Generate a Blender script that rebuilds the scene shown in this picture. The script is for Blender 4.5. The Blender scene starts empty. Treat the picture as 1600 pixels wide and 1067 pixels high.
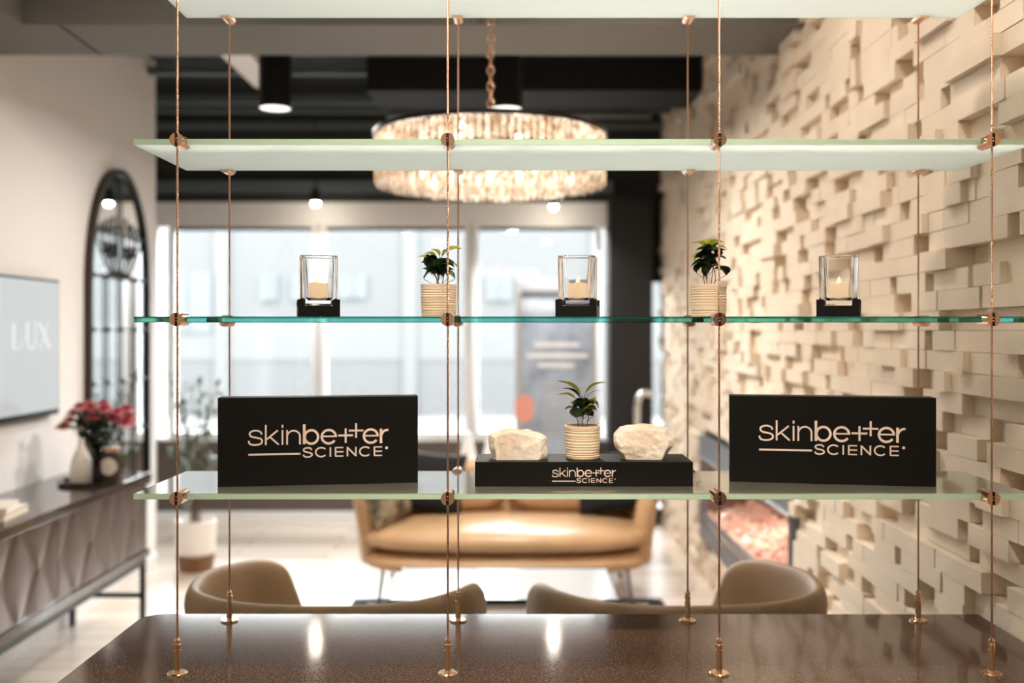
import bpy, bmesh, math, random
from mathutils import Vector, Matrix, noise
random.seed(7)
scene = bpy.context.scene
C = scene.collection
PI = math.pi
R = math.radians

# ------------------------------------------------------------------ camera
CZ = 1.68            # eye height
F = 1556.0           # focal length in pixels of the 1600 px wide frame
HX, HY = 805.0, 516.0
cam_d = bpy.data.cameras.new('camera')
cam = bpy.data.objects.new('camera', cam_d)
C.objects.link(cam)
cam.location = (0, 0, CZ)
cam.rotation_euler = (PI / 2, 0, 0)
cam_d.sensor_width = 36.0
cam_d.lens = F * 36.0 / 1600.0
cam_d.shift_x = -(HX - 800.0) / 1600.0
cam_d.shift_y = -(533.5 - HY) / 1600.0
cam_d.clip_start = 0.05
cam_d.clip_end = 200
cam_d.dof.use_dof = True
cam_d.dof.focus_distance = 2.31
cam_d.dof.aperture_fstop = 1.5
scene.camera = cam


def at(px, py, d):
    """the point that lies d metres in front of the eye, on the ray of a pixel"""
    return Vector(((px - HX) * d / F, d, CZ - (py - HY) * d / F))


# ------------------------------------------------------------------ view, world
scene.view_settings.view_transform = 'Standard'
scene.view_settings.look = 'None'
scene.view_settings.exposure = 0.2
scene.view_settings.gamma = 1.0
scene.view_settings.use_curve_mapping = False
scene.render.engine = 'CYCLES'
scene.cycles.use_denoising = True
scene.cycles.max_bounces = 14
scene.cycles.diffuse_bounces = 6
scene.cycles.glossy_bounces = 6
scene.cycles.transmission_bounces = 12
scene.cycles.transparent_max_bounces = 16
scene.cycles.sample_clamp_indirect = 12.0
scene.cycles.caustics_reflective = False
scene.cycles.caustics_refractive = True
world = bpy.data.worlds.new('overcast_sky')
scene.world = world
world.use_nodes = True
wn = world.node_tree
for n in list(wn.nodes):
    wn.nodes.remove(n)
w_out = wn.nodes.new('ShaderNodeOutputWorld')
w_bg = wn.nodes.new('ShaderNodeBackground')
w_bg.inputs['Color'].default_value = (0.975, 0.985, 1.0, 1)
w_bg.inputs['Strength'].default_value = 25.0
wn.links.new(w_bg.outputs[0], w_out.inputs[0])


def spot_light(name, loc, power, size, color=(1, .80, .60), spread=180, rot=(0, 0, 0)):
    l = bpy.data.lights.new(name, 'AREA')
    l.shape = 'DISK'
    l.size = size
    l.energy = power
    l.color = color
    l.spread = R(spread)
    o = bpy.data.objects.new(name, l)
    C.objects.link(o)
    o.location = loc
    o.rotation_euler = rot
    return o


# sampling portal over the shop front: gives no light of its own
lw = bpy.data.lights.new('window_portal', 'AREA')
lw.shape = 'RECTANGLE'
lw.size = 4.4
lw.size_y = 2.4
low = bpy.data.objects.new('window_portal', lw)
C.objects.link(low)
low.location = (-.85, 8.93, 1.4)
low.rotation_euler = (R(-90), 0, 0)
lw.cycles.is_portal = True
# added fill lamps
for lx, ly, lp in ((-1.5, 1.2, 6), (-.5, 2.1, 15), (.75, 2.1, 15), (.45, 3.6, 14), (-1.5, 3.6, 7), (-1.5, -1.6, 15), (.6, -1.6, 15)):
    spot_light('fill_lamp', (lx, ly, 3.38), lp, .17, (1, .86, .72))
spot_light('display_fill', (.12, .60, 3.37), 10, .17, (1, .84, .68), spread=64, rot=(R(39), 0, 0))  # added fill aimed at the shelf fronts from above the view
# the two cylinder downlights before the windows
for px, py, d, lp in ((430, 170, 5.5, 17), (791, 171, 5.5, 55)):
    spot_light('cylinder_lamp', at(px, py, d) + Vector((0, 0, -.012)), lp, .15, (1, .94, .87))
# the two small spotlights before the windows, shining down
for px, py, lp in ((493, 317, 14), (865, 322, 34)):
    spot_light('spot_lamp', at(px, py, 8.37) + Vector((0, -.0, -.034)), lp, .05, (.98, .98, .97), spread=125)



# ------------------------------------------------------------------ materials
def mat(name, col=(.8, .8, .8), rough=.5, metal=0.0, spec=.5, trans=0.0, ior=1.45,
        emit=None, estr=0.0, bump=0.0, bscale=40.0, var=0.0, vscale=8.0, col2=None,
        coat=0.0, sub=0.0, rvar=0.0, stretch=None, detail=4):
    m = bpy.data.materials.new(name)
    m.use_nodes = True
    nt = m.node_tree
    b = nt.nodes['Principled BSDF']
    b.inputs['Base Color'].default_value = (*col, 1)
    b.inputs['Roughness'].default_value = rough
    b.inputs['Metallic'].default_value = metal
    b.inputs['Specular IOR Level'].default_value = spec
    b.inputs['IOR'].default_value = ior
    b.inputs['Transmission Weight'].default_value = trans
    b.inputs['Coat Weight'].default_value = coat
    b.inputs['Coat Roughness'].default_value = .05
    if sub:
        b.inputs['Subsurface Weight'].default_value = sub
        b.inputs['Subsurface Radius'].default_value = (.02, .012, .008)
    if emit:
        b.inputs['Emission Color'].default_value = (*emit, 1)
        b.inputs['Emission Strength'].default_value = estr
    if var or bump or col2:
        tc = nt.nodes.new('ShaderNodeTexCoord')
        mp = nt.nodes.new('ShaderNodeMapping')
        nt.links.new(tc.outputs['Object'], mp.inputs[0])
        if stretch:
            mp.inputs['Scale'].default_value = stretch
    if col2 or var:
        no = nt.nodes.new('ShaderNodeTexNoise')
        no.inputs['Scale'].default_value = vscale
        no.inputs['Detail'].default_value = detail
        nt.links.new(mp.outputs[0], no.inputs['Vector'])
        cr = nt.nodes.new('ShaderNodeValToRGB')
        c2 = col2 or tuple(max(0, c * (1 - var)) for c in col)
        cr.color_ramp.elements[0].position = .35
        cr.color_ramp.elements[0].color = (*c2, 1)
        cr.color_ramp.elements[1].position = .65
        cr.color_ramp.elements[1].color = (*col, 1)
        nt.links.new(no.outputs[0], cr.inputs[0])
        nt.links.new(cr.outputs[0], b.inputs['Base Color'])
    if bump:
        n2 = nt.nodes.new('ShaderNodeTexNoise')
        n2.inputs['Scale'].default_value = bscale
        n2.inputs['Detail'].default_value = 5
        nt.links.new(mp.outputs[0], n2.inputs['Vector'])
        bm_ = nt.nodes.new('ShaderNodeBump')
        bm_.inputs['Strength'].default_value = bump
        bm_.inputs['Distance'].default_value = .01
        nt.links.new(n2.outputs[0], bm_.inputs['Height'])
        nt.links.new(bm_.outputs[0], b.inputs['Normal'])
    return m


M = {}
M['copper'] = mat('rose_copper', (.74, .45, .29), .22, 1.0)
M['brass'] = mat('polished_brass', (.84, .60, .38), .14, 1.0)
M['black_box'] = mat('matt_black_card', (.0045, .0045, .004), .5, spec=.2)
M['logo'] = mat('blush_print', (.86, .70, .60), .6)
M['cream_pot'] = mat('cream_ceramic', (.80, .65, .47), .55, bump=.05, bscale=60)
M['soil'] = mat('soil', (.05, .03, .02), .9, bump=.8, bscale=90)
M['stem'] = mat('brown_stem', (.13, .07, .04), .6)
M['leaf_dark'] = mat('dark_leaf', (.018, .04, .012), .35, var=.4, vscale=60)
M['leaf_lime'] = mat('lime_leaf', (.52, .52, .06), .4, var=.3, vscale=60)
def leafy(m, k):
    nt = m.node_tree
    b = nt.nodes['Principled BSDF']
    t = nt.nodes.new('ShaderNodeBsdfTranslucent')
    src = b.inputs['Base Color'].links[0].from_socket
    nt.links.new(src, t.inputs[0])
    mx = nt.nodes.new('ShaderNodeMixShader')
    mx.inputs[0].default_value = k
    nt.links.new(b.outputs[0], mx.inputs[1])
    nt.links.new(t.outputs[0], mx.inputs[2])
    nt.links.new(mx.outputs[0], nt.nodes['Material Output'].inputs[0])
    return m


M['leaf_mid'] = mat('mid_leaf', (.06, .13, .03), .45, var=.4, vscale=30)
M['leaf_lime'] = leafy(M['leaf_lime'], .55)
M['leaf_mid'] = leafy(M['leaf_mid'], .35)
M['wax'] = mat('cream_wax_glow', (.88, .66, .40), .5, sub=.2, emit=(1, .70, .42), estr=.55)  # wax given its own glow to brighten it inside the glass cup
M['flame'] = mat('flame_tip', (.95, .8, .55), .4, emit=(1, .78, .48), estr=.9)
M['black_wood'] = mat('black_wood', (.004, .004, .004), .45, spec=.2)
M['crystal_rock'] = mat('cream_quartz', (.86, .79, .70), .5, sub=.3, bump=.5, bscale=45, col2=(.76, .65, .51), vscale=16)
M['brick'] = mat('cream_stone', (.77, .67, .545), .85, bump=.15, bscale=160, col2=(.72, .61, .48), vscale=5)
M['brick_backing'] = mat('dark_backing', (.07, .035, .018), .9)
M['white_wall'] = mat('warm_white_paint', (.78, .76, .74), .7)
M['dark_paint'] = mat('dark_grey_paint', (.028, .027, .025), .8)
M['pier'] = mat('black_brown_paint', (.010, .009, .008), .7)
M['soffit'] = mat('charcoal_plaster', (.16, .155, .14), .8, bump=.2, bscale=120)
M['ceiling'] = mat('black_ceiling', (.006, .007, .008), .8)
M['duct'] = mat('blue_grey_metal', (.12, .15, .16), .55, .3)
M['duct_black'] = mat('black_duct', (.004, .004, .004), .8)
M['white_trim'] = mat('white_trim', (.82, .83, .84), .5)
M['header'] = mat('light_grey_header', (.80, .79, .78), .6)
M['knee'] = mat('taupe_panel', (.11, .088, .075), .7)
M['black_metal'] = mat('black_metal', (.012, .012, .012), .4, .6)
M['steel'] = mat('brushed_grey_steel', (.22, .24, .27), .38, .5)
M['chrome'] = mat('satin_chrome', (.78, .78, .76), .25, 1.0)
M['tan_leather'] = mat('tan_leather', (.55, .345, .185), .33, bump=.08, bscale=50, var=.12, vscale=6)
M['chair_leather'] = mat('taupe_brown_leather', (.30, .20, .115), .5, bump=.1, bscale=60, var=.15, vscale=7)
M['black_fabric'] = mat('black_fabric', (.008, .008, .009), .9)
M['mirror'] = mat('mirror_glass', (.85, .88, .88), .01, 1.0)
M['mirror_edge'] = mat('bronze_edge', (.05, .03, .02), .5, .4)
M['console'] = mat('smoked_wood', (.05, .035, .028), .07, spec=.8)
M['console_door'] = mat('bronze_lacquer', (.135, .10, .085), .33, .6, bump=.06, bscale=200)
M['white_ceramic'] = mat('white_ceramic', (.84, .78, .70), .45)
M['grey_plastic'] = mat('grey_plastic', (.5, .5, .5), .5)
M['pink'] = mat('pink_petals', (.80, .25, .27), .6, col2=(.55, .05, .10), vscale=30)
M['pale_pink'] = mat('pale_pink_petals', (.85, .50, .42), .6, col2=(.75, .30, .26), vscale=30)
M['paper'] = mat('cream_paper', (.82, .74, .64), .8)
M['walnut'] = mat('walnut', (.20, .09, .035), .4, var=.4, vscale=4, stretch=(1, 8, 8))
M['rug'] = mat('pale_rug', (.50, .50, .495), .95, bump=.5, bscale=300)
M['facade'] = mat('pale_facade', (.043, .044, .045), .9)
M['facade_white'] = mat('white_facade', (.053, .054, .054), .9)
M['facade_glass'] = mat('facade_window', (.034, .039, .043), .6)
M['pavement'] = mat('pavement', (.08, .08, .08), .9)
M['tree_bark'] = M['stem']


def lamp_mat(name, col, s):
    m = bpy.data.materials.new(name)
    m.use_nodes = True
    nt = m.node_tree
    for n in list(nt.nodes):
        nt.nodes.remove(n)
    o = nt.nodes.new('ShaderNodeOutputMaterial')
    e = nt.nodes.new('ShaderNodeEmission')
    e.inputs[0].default_value = (*col, 1)
    e.inputs[1].default_value = s
    nt.links.new(e.outputs[0], o.inputs[0])
    return m


M['lens'] = lamp_mat('lit_diffuser', (1, .93, .84), 2.2)
M['lens_bright'] = lamp_mat('lit_spot_lens', (1, .88, .72), 180.0)
M['bulb'] = lamp_mat('warm_bulb', (1, .80, .62), 42.0)

# clear candle glass
M['glass'] = mat('clear_glass', (1, 1, 1), .0, trans=1.0, ior=1.48)


# window pane: thin, lets light straight through, mirrors a little
def thin_glass(name, tint=(1, 1, 1), ior=1.45):
    m = bpy.data.materials.new(name)
    m.use_nodes = True
    nt = m.node_tree
    for n in list(nt.nodes):
        nt.nodes.remove(n)
    o = nt.nodes.new('ShaderNodeOutputMaterial')
    mx = nt.nodes.new('ShaderNodeMixShader')
    fr = nt.nodes.new('ShaderNodeFresnel')
    fr.inputs[0].default_value = ior
    tr = nt.nodes.new('ShaderNodeBsdfTransparent')
    tr.inputs[0].default_value = (*tint, 1)
    gl = nt.nodes.new('ShaderNodeBsdfGlossy')
    gl.inputs['Roughness'].default_value = .01
    nt.links.new(fr.outputs[0], mx.inputs[0])
    nt.links.new(tr.outputs[0], mx.inputs[1])
    nt.links.new(gl.outputs[0], mx.inputs[2])
    nt.links.new(mx.outputs[0], o.inputs[0])
    return m


M['pane'] = thin_glass('window_pane', (.97, .99, .985))
M['smoked'] = thin_glass('table_glass', (.82, .85, .85), 1.9)


# green tinted clear shelf: real glass with absorbing depth
def tinted_glass():
    m = bpy.data.materials.new('clear_green_glass')
    m.use_nodes = True
    nt = m.node_tree
    for n in list(nt.nodes):
        nt.nodes.remove(n)
    o = nt.nodes.new('ShaderNodeOutputMaterial')
    g = nt.nodes.new('ShaderNodeBsdfGlass')
    g.inputs['IOR'].default_value = 1.5
    g.inputs['Roughness'].default_value = 0
    v = nt.nodes.new('ShaderNodeVolumeAbsorption')
    v.inputs['Color'].default_value = (.02, .76, .70, 1)
    v.inputs['Density'].default_value = 6.5
    nt.links.new(g.outputs[0], o.inputs[0])
    nt.links.new(v.outputs[0], o.inputs[1])
    return m


M['green_glass'] = tinted_glass()


# frosted shelf: milky sheet that mirrors at a low angle
def frosted(polished):
    m = bpy.data.materials.new('frosted_glass')
    m.use_nodes = True
    nt = m.node_tree
    for n in list(nt.nodes):
        nt.nodes.remove(n)
    o = nt.nodes.new('ShaderNodeOutputMaterial')
    d = nt.nodes.new('ShaderNodeBsdfDiffuse')
    d.inputs[0].default_value = (.66, .64, .40, 1) if polished else (.86, .92, .92, 1)
    t = nt.nodes.new('ShaderNodeBsdfTranslucent')
    t.inputs[0].default_value = (.87, .94, .96, 1)
    mx = nt.nodes.new('ShaderNodeMixShader')
    mx.inputs[0].default_value = .82
    nt.links.new(d.outputs[0], mx.inputs[1])
    nt.links.new(t.outputs[0], mx.inputs[2])
    # a pane mirrors from both of its faces: 2f / (1 + f)
    fr = nt.nodes.new('ShaderNodeFresnel')
    fr.inputs[0].default_value = 2.2
    a = nt.nodes.new('ShaderNodeMath')
    a.operation = 'ADD'
    a.inputs[1].default_value = 1
    nt.links.new(fr.outputs[0], a.inputs[0])
    q = nt.nodes.new('ShaderNodeMath')
    q.operation = 'DIVIDE'
    nt.links.new(fr.outputs[0], q.inputs[0])
    nt.links.new(a.outputs[0], q.inputs[1])
    w = nt.nodes.new('ShaderNodeMath')
    w.operation = 'MULTIPLY'
    w.inputs[1].default_value = 2
    nt.links.new(q.outputs[0], w.inputs[0])
    g = nt.nodes.new('ShaderNodeBsdfGlossy')
    g.inputs['Roughness'].default_value = .015
    m2 = nt.nodes.new('ShaderNodeMixShader')
    geo = nt.nodes.new('ShaderNodeNewGeometry')
    inv = nt.nodes.new('ShaderNodeMath')
    inv.operation = 'SUBTRACT'
    inv.inputs[0].default_value = 1
    nt.links.new(geo.outputs['Backfacing'], inv.inputs[1])
    om = nt.nodes.new('ShaderNodeMath')
    om.operation = 'MULTIPLY'
    nt.links.new(w.outputs[0], om.inputs[0])
    nt.links.new(inv.outputs[0], om.inputs[1])
    nt.links.new(om.outputs[0], m2.inputs[0])
    nt.links.new(mx.outputs[0], m2.inputs[1])
    nt.links.new(g.outputs[0], m2.inputs[2])
    nt.links.new((m2 if polished else mx).outputs[0], o.inputs[0])
    return m


M['frosted_under'] = frosted(False)
M['frosted'] = frosted(True)
M['frosted_edge'] = mat('ground_green_edge', (.48, .66, .50), .35, sub=.2)


# crystal drops: pass and scatter the light of the bulbs behind them
def drop_mat():
    m = bpy.data.materials.new('crystal_drop')
    m.use_nodes = True
    nt = m.node_tree
    for n in list(nt.nodes):
        nt.nodes.remove(n)
    o = nt.nodes.new('ShaderNodeOutputMaterial')
    a = nt.nodes.new('ShaderNodeBsdfTranslucent')
    a.inputs[0].default_value = (.97, .93, .88, 1)
    d = nt.nodes.new('ShaderNodeBsdfGlossy')
    d.inputs['Roughness'].default_value = .12
    d.inputs[0].default_value = (1, .96, .9, 1)
    tc = nt.nodes.new('ShaderNodeNewGeometry')
    no = nt.nodes.new('ShaderNodeTexNoise')
    no.inputs['Scale'].default_value = 34
    no.inputs['Detail'].default_value = 3
    nt.links.new(tc.outputs['Position'], no.inputs['Vector'])
    cr = nt.nodes.new('ShaderNodeValToRGB')
    cr.color_ramp.elements[0].position = .40
    cr.color_ramp.elements[0].color = (.50, .34, .20, 1)
    cr.color_ramp.elements[1].position = .58
    cr.color_ramp.elements[1].color = (1, .97, .93, 1)
    nt.links.new(no.outputs[0], cr.inputs[0])
    nt.links.new(cr.outputs[0], a.inputs[0])
    c = nt.nodes.new('ShaderNodeBsdfTransparent')
    c.inputs[0].default_value = (.98, .97, .95, 1)
    mx = nt.nodes.new('ShaderNodeMixShader')
    mx.inputs[0].default_value = .2
    m2 = nt.nodes.new('ShaderNodeMixShader')
    m2.inputs[0].default_value = .42
    nt.links.new(a.outputs[0], mx.inputs[1])
    nt.links.new(d.outputs[0], mx.inputs[2])
    nt.links.new(mx.outputs[0], m2.inputs[1])
    nt.links.new(c.outputs[0], m2.inputs[2])
    nt.links.new(m2.outputs[0], o.inputs[0])
    return m


M['drop'] = drop_mat()


# dark speckled stone of the counter
def quartz():
    m = mat('brown_speckled_quartz', (.05, .028, .018), .09, spec=.5)
    nt = m.node_tree
    b = nt.nodes['Principled BSDF']
    tc = nt.nodes.new('ShaderNodeTexCoord')
    n1 = nt.nodes.new('ShaderNodeTexNoise')
    n1.inputs['Scale'].default_value = 230
    n1.inputs['Detail'].default_value = 8
    nt.links.new(tc.outputs['Object'], n1.inputs['Vector'])
    r1 = nt.nodes.new('ShaderNodeValToRGB')
    r1.color_ramp.elements[0].position = .38
    r1.color_ramp.elements[0].color = (.040, .026, .020, 1)
    r1.color_ramp.elements[1].position = .68
    r1.color_ramp.elements[1].color = (.15, .085, .055, 1)
    nt.links.new(n1.outputs[0], r1.inputs[0])
    vo = nt.nodes.new('ShaderNodeTexVoronoi')
    vo.inputs['Scale'].default_value = 85
    nt.links.new(tc.outputs['Object'], vo.inputs['Vector'])
    r2 = nt.nodes.new('ShaderNodeValToRGB')
    r2.color_ramp.elements[0].position = .04
    r2.color_ramp.elements[0].color = (1, 1, 1, 1)
    r2.color_ramp.elements[1].position = .085
    r2.color_ramp.elements[1].color = (0, 0, 0, 1)
    nt.links.new(vo.outputs['Distance'], r2.inputs[0])
    n3 = nt.nodes.new('ShaderNodeTexNoise')
    n3.inputs['Scale'].default_value = 30
    nt.links.new(tc.outputs['Object'], n3.inputs['Vector'])
    r3 = nt.nodes.new('ShaderNodeValToRGB')
    r3.color_ramp.elements[0].position = .52
    r3.color_ramp.elements[1].position = .60
    nt.links.new(n3.outputs[0], r3.inputs[0])
    mu = nt.nodes.new('ShaderNodeMath')
    mu.operation = 'MULTIPLY'
    nt.links.new(r2.outputs[0], mu.inputs[0])
    nt.links.new(r3.outputs[0], mu.inputs[1])
    mx = nt.nodes.new('ShaderNodeMix')
    mx.data_type = 'RGBA'
    mx.inputs['B'].default_value = (.8, .68, .55, 1)
    nt.links.new(mu.outputs[0], mx.inputs['Factor'])
    nt.links.new(r1.outputs[0], mx.inputs['A'])
    nt.links.new(mx.outputs['Result'], b.inputs['Base Color'])
    return m


M['quartz'] = quartz()


# pale oak boards
def boards():
    m = mat('pale_oak_floor', (.56, .44, .33), .25, spec=.8)
    nt = m.node_tree
    b = nt.nodes['Principled BSDF']
    tc = nt.nodes.new('ShaderNodeTexCoord')
    mp = nt.nodes.new('ShaderNodeMapping')
    nt.links.new(tc.outputs['Object'], mp.inputs[0])
    br = nt.nodes.new('ShaderNodeTexBrick')
    br.inputs['Scale'].default_value = 1.0
    br.inputs['Brick Width'].default_value = 1.4
    br.inputs['Row Height'].default_value = .17
    br.inputs['Mortar Size'].default_value = .003
    br.inputs['Color1'].default_value = (.74, .66, .57, 1)
    br.inputs['Color2'].default_value = (.60, .50, .41, 1)
    br.inputs['Mortar'].default_value = (.18, .11, .07, 1)
    nt.links.new(mp.outputs[0], br.inputs['Vector'])
    nt.links.new(br.outputs[0], b.inputs['Base Color'])
    return m


M['floor'] = boards()


# ------------------------------------------------------------------ mesh helpers
def obj(name, bm, m, parent=None, smooth=False, loc=None, rot=None):
    me = bpy.data.meshes.new(name)
    bmesh.ops.recalc_face_normals(bm, faces=bm.faces)
    bm.to_mesh(me)
    bm.free()
    for mm in (m if isinstance(m, (list, tuple)) else [m]):
        me.materials.append(mm)
    if smooth:
        for p in me.polygons:
            p.use_smooth = True
    o = bpy.data.objects.new(name, me)
    C.objects.link(o)
    if parent:
        o.parent = parent
    if loc is not None:
        o.location = loc
    if rot is not None:
        o.rotation_euler = rot
    return o


def thing(name, label, cat, loc=(0, 0, 0), rot=(0, 0, 0), group=None):
    o = bpy.data.objects.new(name, None)
    C.objects.link(o)
    o.location = loc
    o.rotation_euler = rot
    o.empty_display_size = .1
    o['label'] = label
    o['category'] = cat
    if group:
        o['group'] = group
    return o


def tag(o, label, cat, group=None):
    o['label'] = label
    o['category'] = cat
    if group:
        o['group'] = group
    return o


def struct(name, bm, m, parent=None, smooth=False):
    o = obj(name, bm, m, parent, smooth)
    if parent is None:
        o['kind'] = 'structure'
    return o


def dup(root, loc=None, rot=None, label=None, group=None):
    r = root.copy()
    C.objects.link(r)
    if loc is not None:
        r.location = loc
    if rot is not None:
        r.rotation_euler = rot
    if label:
        r['label'] = label
    if group:
        r['group'] = group
    for ch in list(root.children):
        c = ch.copy()
        C.objects.link(c)
        c.parent = r
        for g in ch.children:
            d = g.copy()
            C.objects.link(d)
            d.parent = c
    return r


def box(bm, x0, x1, y0, y1, z0, z1, mi=0, bev=0.0, seg=2):
    vs = [bm.verts.new(p) for p in ((x0, y0, z0), (x1, y0, z0), (x1, y1, z0), (x0, y1, z0),
                                    (x0, y0, z1), (x1, y0, z1), (x1, y1, z1), (x0, y1, z1))]
    fs = [bm.faces.new([vs[i] for i in q]) for q in ((0, 3, 2, 1), (4, 5, 6, 7), (0, 1, 5, 4), (1, 2, 6, 5), (2, 3, 7, 6), (3, 0, 4, 7))]
    for f in fs:
        f.material_index = mi
    if bev:
        es = set()
        for f in fs:
            es.update(f.edges)
        bmesh.ops.bevel(bm, geom=list(es), offset=bev, segments=seg, affect='EDGES', profile=.6)


def nbm():
    return bmesh.new()


def bxo(name, dims, m, parent=None, bev=0.0, seg=2, smooth=False):
    bm = nbm()
    box(bm, *dims, bev=bev, seg=seg)
    return obj(name, bm, m, parent, smooth)


def lathe(bm, prof, n=32, c=(0, 0, 0), mi=0, cap0=True, cap1=True, sx=1, sy=1):
    rings = []
    for r, z in prof:
        if r < 1e-6:
            rings.append([bm.verts.new((c[0], c[1], c[2] + z))])
        else:
            rings.append([bm.verts.new((c[0] + sx * r * math.cos(2 * PI * k / n), c[1] + sy * r * math.sin(2 * PI * k / n), c[2] + z)) for k in range(n)])
    for a, b in zip(rings, rings[1:]):
        for k in range(n):
            k2 = (k + 1) % n
            if len(a) == 1 and len(b) == 1:
                continue
            if len(a) == 1:
                f = bm.faces.new((a[0], b[k], b[k2]))
            elif len(b) == 1:
                f = bm.faces.new((a[k], a[k2], b[0]))
            else:
                f = bm.faces.new((a[k], a[k2], b[k2], b[k]))
            f.material_index = mi
    if cap0 and len(rings[0]) > 1:
        bm.faces.new(list(reversed(rings[0]))).material_index = mi
    if cap1 and len(rings[-1]) > 1:
        bm.faces.new(rings[-1]).material_index = mi


def tube(bm, pts, r, n=8, mi=0, caps=True):
    pts = [Vector(p) for p in pts]
    rs = r if isinstance(r, (list, tuple)) else [r] * len(pts)
    rings = []
    up = Vector((0, 0, 1))
    for i, p in enumerate(pts):
        t = (pts[min(i + 1, len(pts) - 1)] - pts[max(i - 1, 0)]).normalized()
        u = t.cross(up)
        if u.length < .05:
            u = t.cross(Vector((0, 1, 0)))
        u.normalize()
        w = t.cross(u).normalized()
        rings.append([bm.verts.new(p + rs[i] * (math.cos(2 * PI * k / n) * u + math.sin(2 * PI * k / n) * w)) for k in range(n)])
    for a, b in zip(rings, rings[1:]):
        for k in range(n):
            bm.faces.new((a[k], a[(k + 1) % n], b[(k + 1) % n], b[k])).material_index = mi
    if caps:
        bm.faces.new(list(reversed(rings[0]))).material_index = mi
        bm.faces.new(rings[-1]).material_index = mi


def prism(bm, poly, y0, y1, mi=0):
    """poly in x,z extruded along y"""
    a = [bm.verts.new((x, y0, z)) for x, z in poly]
    b = [bm.verts.new((x, y1, z)) for x, z in poly]
    n = len(poly)
    bm.faces.new(a).material_index = mi
    bm.faces.new(list(reversed(b))).material_index = mi
    for k in range(n):
        bm.faces.new((a[k], b[k], b[(k + 1) % n], a[(k + 1) % n])).material_index = mi


def smooth_path(pts, n=8):
    """Catmull-Rom through the points"""
    P = [Vector(p) for p in pts]
    out = []
    for i in range(len(P) - 1):
        p0, p1, p2, p3 = P[max(i - 1, 0)], P[i], P[i + 1], P[min(i + 2, len(P) - 1)]
        for k in range(n):
            t = k / n
            out.append(.5 * ((2 * p1) + (-p0 + p2) * t + (2 * p0 - 5 * p1 + 4 * p2 - p3) * t * t + (-p0 + 3 * p1 - 3 * p2 + p3) * t ** 3))
    out.append(P[-1])
    return out


def subsurf(o, lv=2):
    s = o.modifiers.new('sub', 'SUBSURF')
    s.levels = lv
    s.render_levels = lv
    return o


# ================================================================== THE ROOM
XR = 1.34      # backing plane of the stone wall
XL = -2.57     # left wall
YW = 8.70      # window wall
ZC = 3.60      # deck
# floor
bm = nbm()
box(bm, -5.2, 1.9, -2.6, 9.0, -.1, 0)
struct('floor', bm, M['floor'])
bm = nbm()
box(bm, -5.2, 1.9, -2.6, 9.0, ZC, ZC + .1)
struct('ceiling', bm, M['ceiling'])
bm = nbm()
box(bm, -5.2, 1.9, -2.7, -2.6, 0, ZC)
struct('wall_back', bm, M['white_wall'])
# left wall, ends before the windows
bm = nbm()
box(bm, XL - .15, XL, -2.6, 7.12, 0, ZC)
struct('wall_left', bm, M['white_wall'])
bm = nbm()
box(bm, -5.3, -5.2, -2.6, 9.0, 0, ZC)
box(bm, -5.2, XL - .15, 5.9, 6.0, 0, ZC)
struct('wall_side', bm, M['white_wall'])

# stone wall of projecting blocks with the opening for the fire
FY0, FY1, FZ0, FZ1 = 4.56, 6.84, .27, .97     # outer edge of the fireplace
bm = nbm()
rows = 60
ch = ZC / rows
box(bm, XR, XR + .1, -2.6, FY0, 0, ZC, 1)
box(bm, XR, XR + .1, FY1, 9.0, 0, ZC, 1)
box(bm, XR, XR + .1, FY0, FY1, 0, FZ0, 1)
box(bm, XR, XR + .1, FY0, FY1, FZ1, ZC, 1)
rb = random.Random(11)
for r in range(rows):
    y = .6 + rb.random() * .1
    z0, z1 = r * ch, (r + 1) * ch - .0012
    last = None
    while y < YW:
        L = rb.choice((.055, .08, .11, .15, .19, .23, .27, .30))
        if last == .006:
            L = rb.choice((.19, .23, .27, .30))
        p = rb.choice((.006, .006, .006, .036, .038, .068, .069, .070, .071, .072, .070, .090))
        if last is not None and abs(p - last) < .001:
            p = rb.choice((.044, .067, .069, .071, .073))
        if p == .006:
            L = rb.choice((.06, .08, .11, .15))
        last = p
        ya, yb = y, min(y + L - .001, YW)
        inside = z1 > FZ0 + .005 and z0 < FZ1 - .005
        if inside and yb > FY0 and ya < FY1:
            if ya < FY0 - .03:
                yb = FY0 - .004
            elif yb > FY1 + .03:
                ya = FY1 + .004
            else:
                y += L
                continue
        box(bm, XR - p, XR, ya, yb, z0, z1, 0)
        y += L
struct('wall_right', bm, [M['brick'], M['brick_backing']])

# window wall: knee wall, header, bulkhead, piers
WX0, WX1 = -3.05, .765
ZS, ZT = .735, 2.585
bm = nbm()
box(bm, -5.2, 1.34, YW, YW + .2, 2.80, ZC)
struct('wall_bulkhead', bm, M['dark_paint'])
bm = nbm()
box(bm, -5.2, .80, YW + .01, YW + .2, ZT, 2.80)
box(bm, -5.2, WX0 - .08, YW + .01, YW + .2, 0, ZT)
struct('trim_1', bm, M['header'])
bm = nbm()
box(bm, WX0 - .08, .80, YW, YW + .2, 0.08, ZS)
struct('wall_knee', bm, M['knee'])
bm = nbm()
box(bm, WX0 - .08, .80, YW - .03, YW, 0, .10)
box(bm, WX0 - .08, .80, YW - .02, YW + .02, ZS - .02, ZS)
struct('baseboard_back', bm, M['white_trim'])
bm = nbm()
box(bm, XL, XL + .015, -2.6, 7.12, 0, .09)
struct('baseboard_left', bm, M['white_trim'])

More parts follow.
